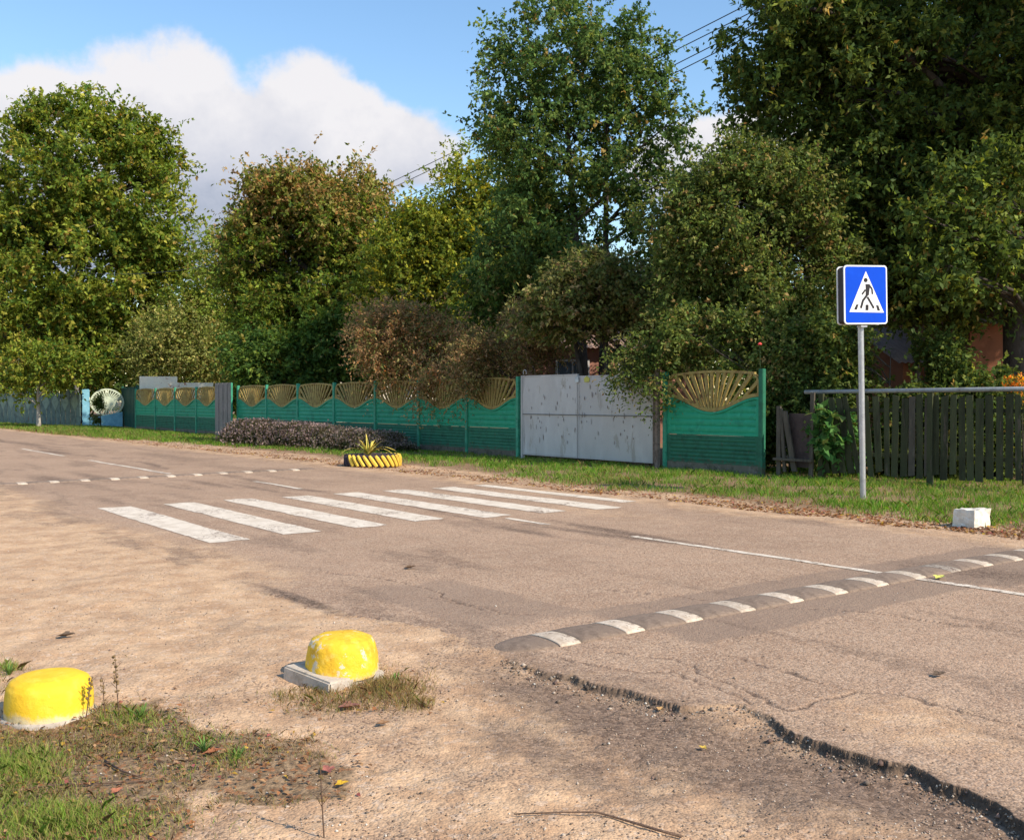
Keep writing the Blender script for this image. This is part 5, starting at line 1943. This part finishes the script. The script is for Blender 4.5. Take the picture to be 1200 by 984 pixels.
dry_weed(137, 842, 0.30, 26, 'tallest dry seed stalk right of the smooth yellow dome', 1)
dry_weed(98, 845, 0.20, 18, 'shorter dry stalk touching the smooth yellow dome', 2)
dry_weed(121, 845, 0.19, 10, 'thin dry stalk between the two seed stalks', 3)
dry_weed(378, 984, 0.30, 8, 'thin bare stalk rising at the bottom edge under the yellow leaf', 4)

# lily in the tyre planter and corner weeds: strap leaves
def strap_leaves(mb, n, L, w, r, spread=1.0, arch=0.8):
    for k in range(n):
        a = r.uniform(0, 2 * math.pi)
        l = L * r.uniform(0.6, 1.1)
        out_ = r.uniform(0.25, 1.0) * spread
        prev = None
        for j in range(7):
            u = j / 6
            c_ = Vector((math.cos(a) * out_ * l * u, math.sin(a) * out_ * l * u, l * (u - arch * out_ * u * u * 0.8)))
            ww = w * (1 - u) ** 0.7 + 0.002
            sd_ = Vector((-math.sin(a), math.cos(a), 0)) * ww / 2
            va, vb = mb.bm.verts.new(c_ + sd_), mb.bm.verts.new(c_ - sd_)
            if prev:
                mb.bm.faces.new((prev[0], prev[1], vb, va))
            prev = (va, vb)


p = G(433, 547)
root = empty('lily_plant', (p.x - 0.10, p.y + 0.50, 0.24), label='yellowed strap leaved lily growing in the tyre planter', cat='plant')
mb = MB()
rr_ = random.Random(4)
strap_leaves(mb, 22, 0.72, 0.075, rr_, 1.3, 0.95)
mb.build('yellow_leaves', worn('yellow_leaf', (0.78, 0.62, 0.12), (0.62, 0.50, 0.09), (0.85, 0.78, 0.4), scale=9, bump=0), root)
mb = MB()
strap_leaves(mb, 9, 0.55, 0.05, rr_, 1.1)
mb.build('green_leaves', worn('yellowgreen_leaf', (0.30, 0.34, 0.06), scale=9, bump=0), root)

for (px, py, sz, sd_, lab) in ((275, 893, 0.07, 1, 'small bright green rosette weed in the middle of the weedy corner'), (238, 884, 0.09, 2, 'upright green tuft left of the rosette weed'),
                               (163, 846, 0.09, 3, 'green tuft between the smooth dome and the bare sand'), (8, 792, 0.08, 4, 'dark green tuft behind the smooth yellow dome'),
                               (463, 800, 0.075, 5, 'green tuft right of the peeling dome')):
    g = G(px, py)
    root = empty('weed_tuft', (g.x, g.y, ground_z(g.x, g.y)), label=lab, cat='weed', group='green weed tufts in the near corner')
    mb = MB()
    strap_leaves(mb, 26, sz, 0.008, random.Random(sd_), 0.9, 0.6)
    mb.build('blades', worn('tuft_green_%d' % sd_, (0.12, 0.22, 0.04), (0.08, 0.15, 0.03), (0.2, 0.3, 0.07), scale=30, bump=0), root)

# rose and flowers over the fence
def flower(px, py, Y_, size, col, label, stem_to, group=None):
    c_ = AT(px, Y_, HT(py, Y_))
    root = empty('rose_flower', (c_.x, c_.y, stem_to), label=label, cat='flower', group=group)
    mb = MB()
    mb.tube([(0.05, 0.05, 0), (0.02, 0.02, (c_.z - stem_to) * .6), (0, 0, c_.z - stem_to)], [0.012, 0.009, 0.006], 6)
    mb.build('stem', worn('rose_stem', (0.05, 0.09, 0.03), bump=0), root)
    mb = MB()
    for k in range(16):
        a = k * 2.4
        rr = size * (0.15 + 0.035 * k)
        t_ = 0.3 + 0.06 * k
        M_ = Matrix.Translation((math.cos(a) * rr * .5, math.sin(a) * rr * .5, c_.z - stem_to + size * (0.3 - 0.02 * k))) @ Matrix.Rotation(a, 4, 'Z') @ Matrix.Rotation(t_, 4, 'Y')
        bmesh.ops.create_uvsphere(mb.bm, u_segments=6, v_segments=4, radius=size * 0.34, matrix=M_ @ Matrix.Diagonal((0.35, 1, 1, 1)))
    mb.build('petals', worn('petal', col, bump=0, scale=9, rough=0.6), root, smooth=True)


flower(890, 404, 21.9, 0.085, (0.75, 0.10, 0.09), 'single red rose above the right post of the fan bay', 1.6)
flower(987, 538, 20.1, 0.10, (0.72, 0.70, 0.03), 'single yellow bloom low in the climber left of the sign pole', 0.05)
tree('marigold_clump', 'clump of orange flowers showing over the pipe at the right edge', AT(1200, 18.9), [lobe(1197, 448, 18.9, 18, 8, 0.3)], 18, 6, 6, 0.045,
     [(4, (0.62, 0.20, 0.03)), (2, (0.65, 0.36, 0.04)), (2, (0.07, 0.11, 0.03))], trunk_r=0.02, seed=40, shoot=0.14, cat='flowers', shell=0.1)

# ------------------------------------------------------------------ houses and walls behind
M_PINK = worn('pink_render', (0.34, 0.17, 0.13), (0.26, 0.13, 0.10), (0.42, 0.22, 0.17), rough=0.9, scale=1.5, bump=0.4)
M_BROWN = worn('orange_brown_render', (0.25, 0.10, 0.052), (0.19, 0.075, 0.04), (0.30, 0.13, 0.07), rough=0.9, scale=1.5, bump=0.4)
M_ROOF = worn('slate_sheet_roof', (0.30, 0.20, 0.155), (0.20, 0.14, 0.11), (0.36, 0.27, 0.21), rough=0.9, scale=3, bump=0.5)
M_GLASS = worn('window_glass', (0.10, 0.13, 0.17), rough=0.1, scale=1, bump=0, spec=0.6)
M_FRAME = worn('window_frame', (0.5, 0.5, 0.52), bump=0)
M_CREAMW = worn('cream_wall', (0.76, 0.69, 0.54), (0.66, 0.57, 0.44), (0.8, 0.74, 0.6), scale=2, wear=(0.42, 0.22, 0.15), wear_amt=0.58, bump=0.5)


def house(loc, rz, W, D, H, wallmat, label, windows=(), roof_h=1.6, roof=True, eave=0.45):
    root = empty('house', loc, rz, label=label, cat='house')
    mb = MB()
    mb.box((W / 2, D / 2, H / 2), (W, D, H))
    mb.box((W / 2, D / 2, 0.2), (W + 0.08, D + 0.08, 0.42))
    mb.build('wall', wallmat, root)
    if roof:
        mb = MB()
        n = int((W + 2 * eave) / 0.09)
        for sgn in (-1, 1):
            def fn(u, v, sgn=sgn):
                x = -eave + (W + 2 * eave) * u
                yy = D / 2 + sgn * (D / 2 + eave) * (1 - v)
                z = H - 0.25 * 0 + (roof_h + 0.2) * v - 0.12
                return Vector((x, yy, z + 0.022 * math.sin(x * 2 * math.pi / 0.18)))
            mb.grid(fn, n * 2, 2)
        ro = mb.build('roof', M_ROOF, root)
        for x in (0.03, W - 0.03):
            mb = MB()
            mb.bm.faces.new([mb.bm.verts.new(p_) for p_ in ((x, 0, H), (x, D, H), (x, D / 2, H + roof_h))])
            mb.build('gable', wallmat, root)
    for (x, z, w, h) in windows:
        mb = MB()
        for a, b, c_, d_ in ((x + w / 2, z - 0.04, w + 0.16, 0.08), (x + w / 2, z + h + 0.04, w + 0.16, 0.08), (x - 0.04, z + h / 2, 0.08, h), (x + w + 0.04, z + h / 2, 0.08, h), (x + w / 2, z + h / 2, 0.05, h)):
            mb.box((a, -0.03, b), (c_, 0.08, d_))
        f_ = mb.build('window', M_FRAME, root)
        mb = MB()
        mb.box((x + w / 2, -0.012, z + h / 2), (w, 0.02, h))
        mb.build('pane', M_GLASS, f_)
    return root


house(AT(628, 37), R(8), 6.4, 7.0, 3.6, M_PINK, 'reddish pink rendered house glimpsed through the trees above the grey gate', [(3.15, 1.6, 1.1, 1.4), (0.8, 1.6, 1.1, 1.4)])
house(AT(1136, 27.5), R(4), 5.0, 6.0, 3.75, M_BROWN, 'orange brown rendered house wall at the right edge behind the walnut trunk', [(2.6, 1.5, 1.0, 1.3)], roof_h=1.8)
house(AT(1058, 29.0), R(12), 1.9, 4.5, 2.75, M_BROWN, 'low shed with pale corrugated roof left of the brown house wall', [], roof_h=1.0)
house(AT(395, 75), R(0), 7.0, 7.0, 4.5, M_CREAMW, 'cream house barely visible between the crowns left of centre', [(1.2, 1.8, 1.2, 1.4), (4.2, 1.8, 1.2, 1.4)], roof_h=2.2)
# cream garden wall behind the far bays
a, b = AT(164, 60), AT(250, 61)
root = empty('garden_wall', a, math.atan2(b.y - a.y, b.x - a.x), label='low cream plastered wall with patchy red brick behind the far fan bays', cat='wall')
Lw = (b - a).length
mb = MB()
mb.box((1.05, 0, HT(441, 60) / 2), (2.1, 0.3, HT(441, 60)))
mb.build('pier', M_CREAMW, root)
mb = MB()
mb.box(((2.1 + Lw) / 2, 0, HT(447, 57) / 2), (Lw - 2.1, 0.25, HT(447, 57)))
mb.build('wall_face', M_CREAMW, root)

# ------------------------------------------------------------------ poles and wires
M_CONP = worn('pole_concrete', (0.30, 0.28, 0.25), bump=0.4)
M_WIRE = worn('wire', (0.045, 0.05, 0.06), bump=0)


def pole(loc, h, label, rz=0):
    root = empty('utility_pole', loc, rz, label=label, cat='utility pole')
    mb = MB()
    mb.tube([(0, 0, -0.2), (0, 0, h * .5), (0, 0, h)], [0.17, 0.14, 0.10], 10)
    mb.build('shaft', M_CONP, root, smooth=True)
    mb = MB()
    mb.box((0, 0, h - 0.35), (1.6, 0.09, 0.09))
    mb.build('crossarm', M_CONP, root)
    for x in (-0.7, -0.25, 0.25, 0.7):
        mb = MB()
        mb.tube([(x, 0, h - 0.31), (x, 0, h - 0.22), (x, 0, h - 0.12)], [0.03, 0.05, 0.03], 8)
        mb.build('insulator', M_WHITE, root)
    return root


def wire(a, b, sag, label, r=0.019, group='overhead wires'):
    root_loc = Vector(a)
    b = Vector(b)
    mb = MB()
    pts = []
    for i in range(25):
        u = i / 24
        p_ = root_loc.lerp(b, u) - root_loc
        p_.z -= sag * 4 * u * (1 - u)
        pts.append(p_)
    mb.tube(pts, r, 5)
    o = mb.build('overhead_wire', M_WIRE, smooth=True)
    o.location = root_loc
    return tag(o, label, 'wire', group)


def solve_wire(q0, q1, Y0_, Y1_):
    a = AT(q0[0], Y0_, HT(q0[1], Y0_))
    b = AT(q1[0], Y1_, HT(q1[1], Y1_))
    return a, b


names = ['uppermost', 'second', 'third', 'lowest']
wp = [((455, 213), (857, 11)), ((462, 217), (857, 22)), ((470, 232), (857, 38)), ((480, 234), (857, 48))]
farpt, nearpt = None, None
for i, (q0, q1) in enumerate(wp):
    a, b = solve_wire(q0, q1, 58, 35.5)
    d = (b - a)
    A, B = a - d * 0.45, b + d * 0.55
    wire(A, B, 0.25, names[i] + ' overhead wire crossing the sky left of the big walnut')
    if i == 1:
        farpt, nearpt = A.copy(), B.copy()
pole((farpt.x, farpt.y, 0), farpt.z + 0.3, 'concrete utility pole carrying the four wires behind the russet tree', 0.5)
pole((nearpt.x, nearpt.y, 0), nearpt.z + 0.3, 'concrete utility pole carrying the four wires inside the big walnut crown', 0.5)
pf = AT(90, 69.0)
pole((pf.x, pf.y, 0), HT(316, 69), 'slim grey utility pole half hidden in the broad left tree', 0.2)
wire(AT(90, 69, HT(319, 69)), AT(300, 56, HT(300, 56)), 0.5, 'thin wire from the slim grey pole towards the russet tree')
wire(AT(90, 69, HT(321, 69)), AT(-120, 64, HT(330, 64)), 0.4, 'thin wire leaving the slim grey pole to the left')
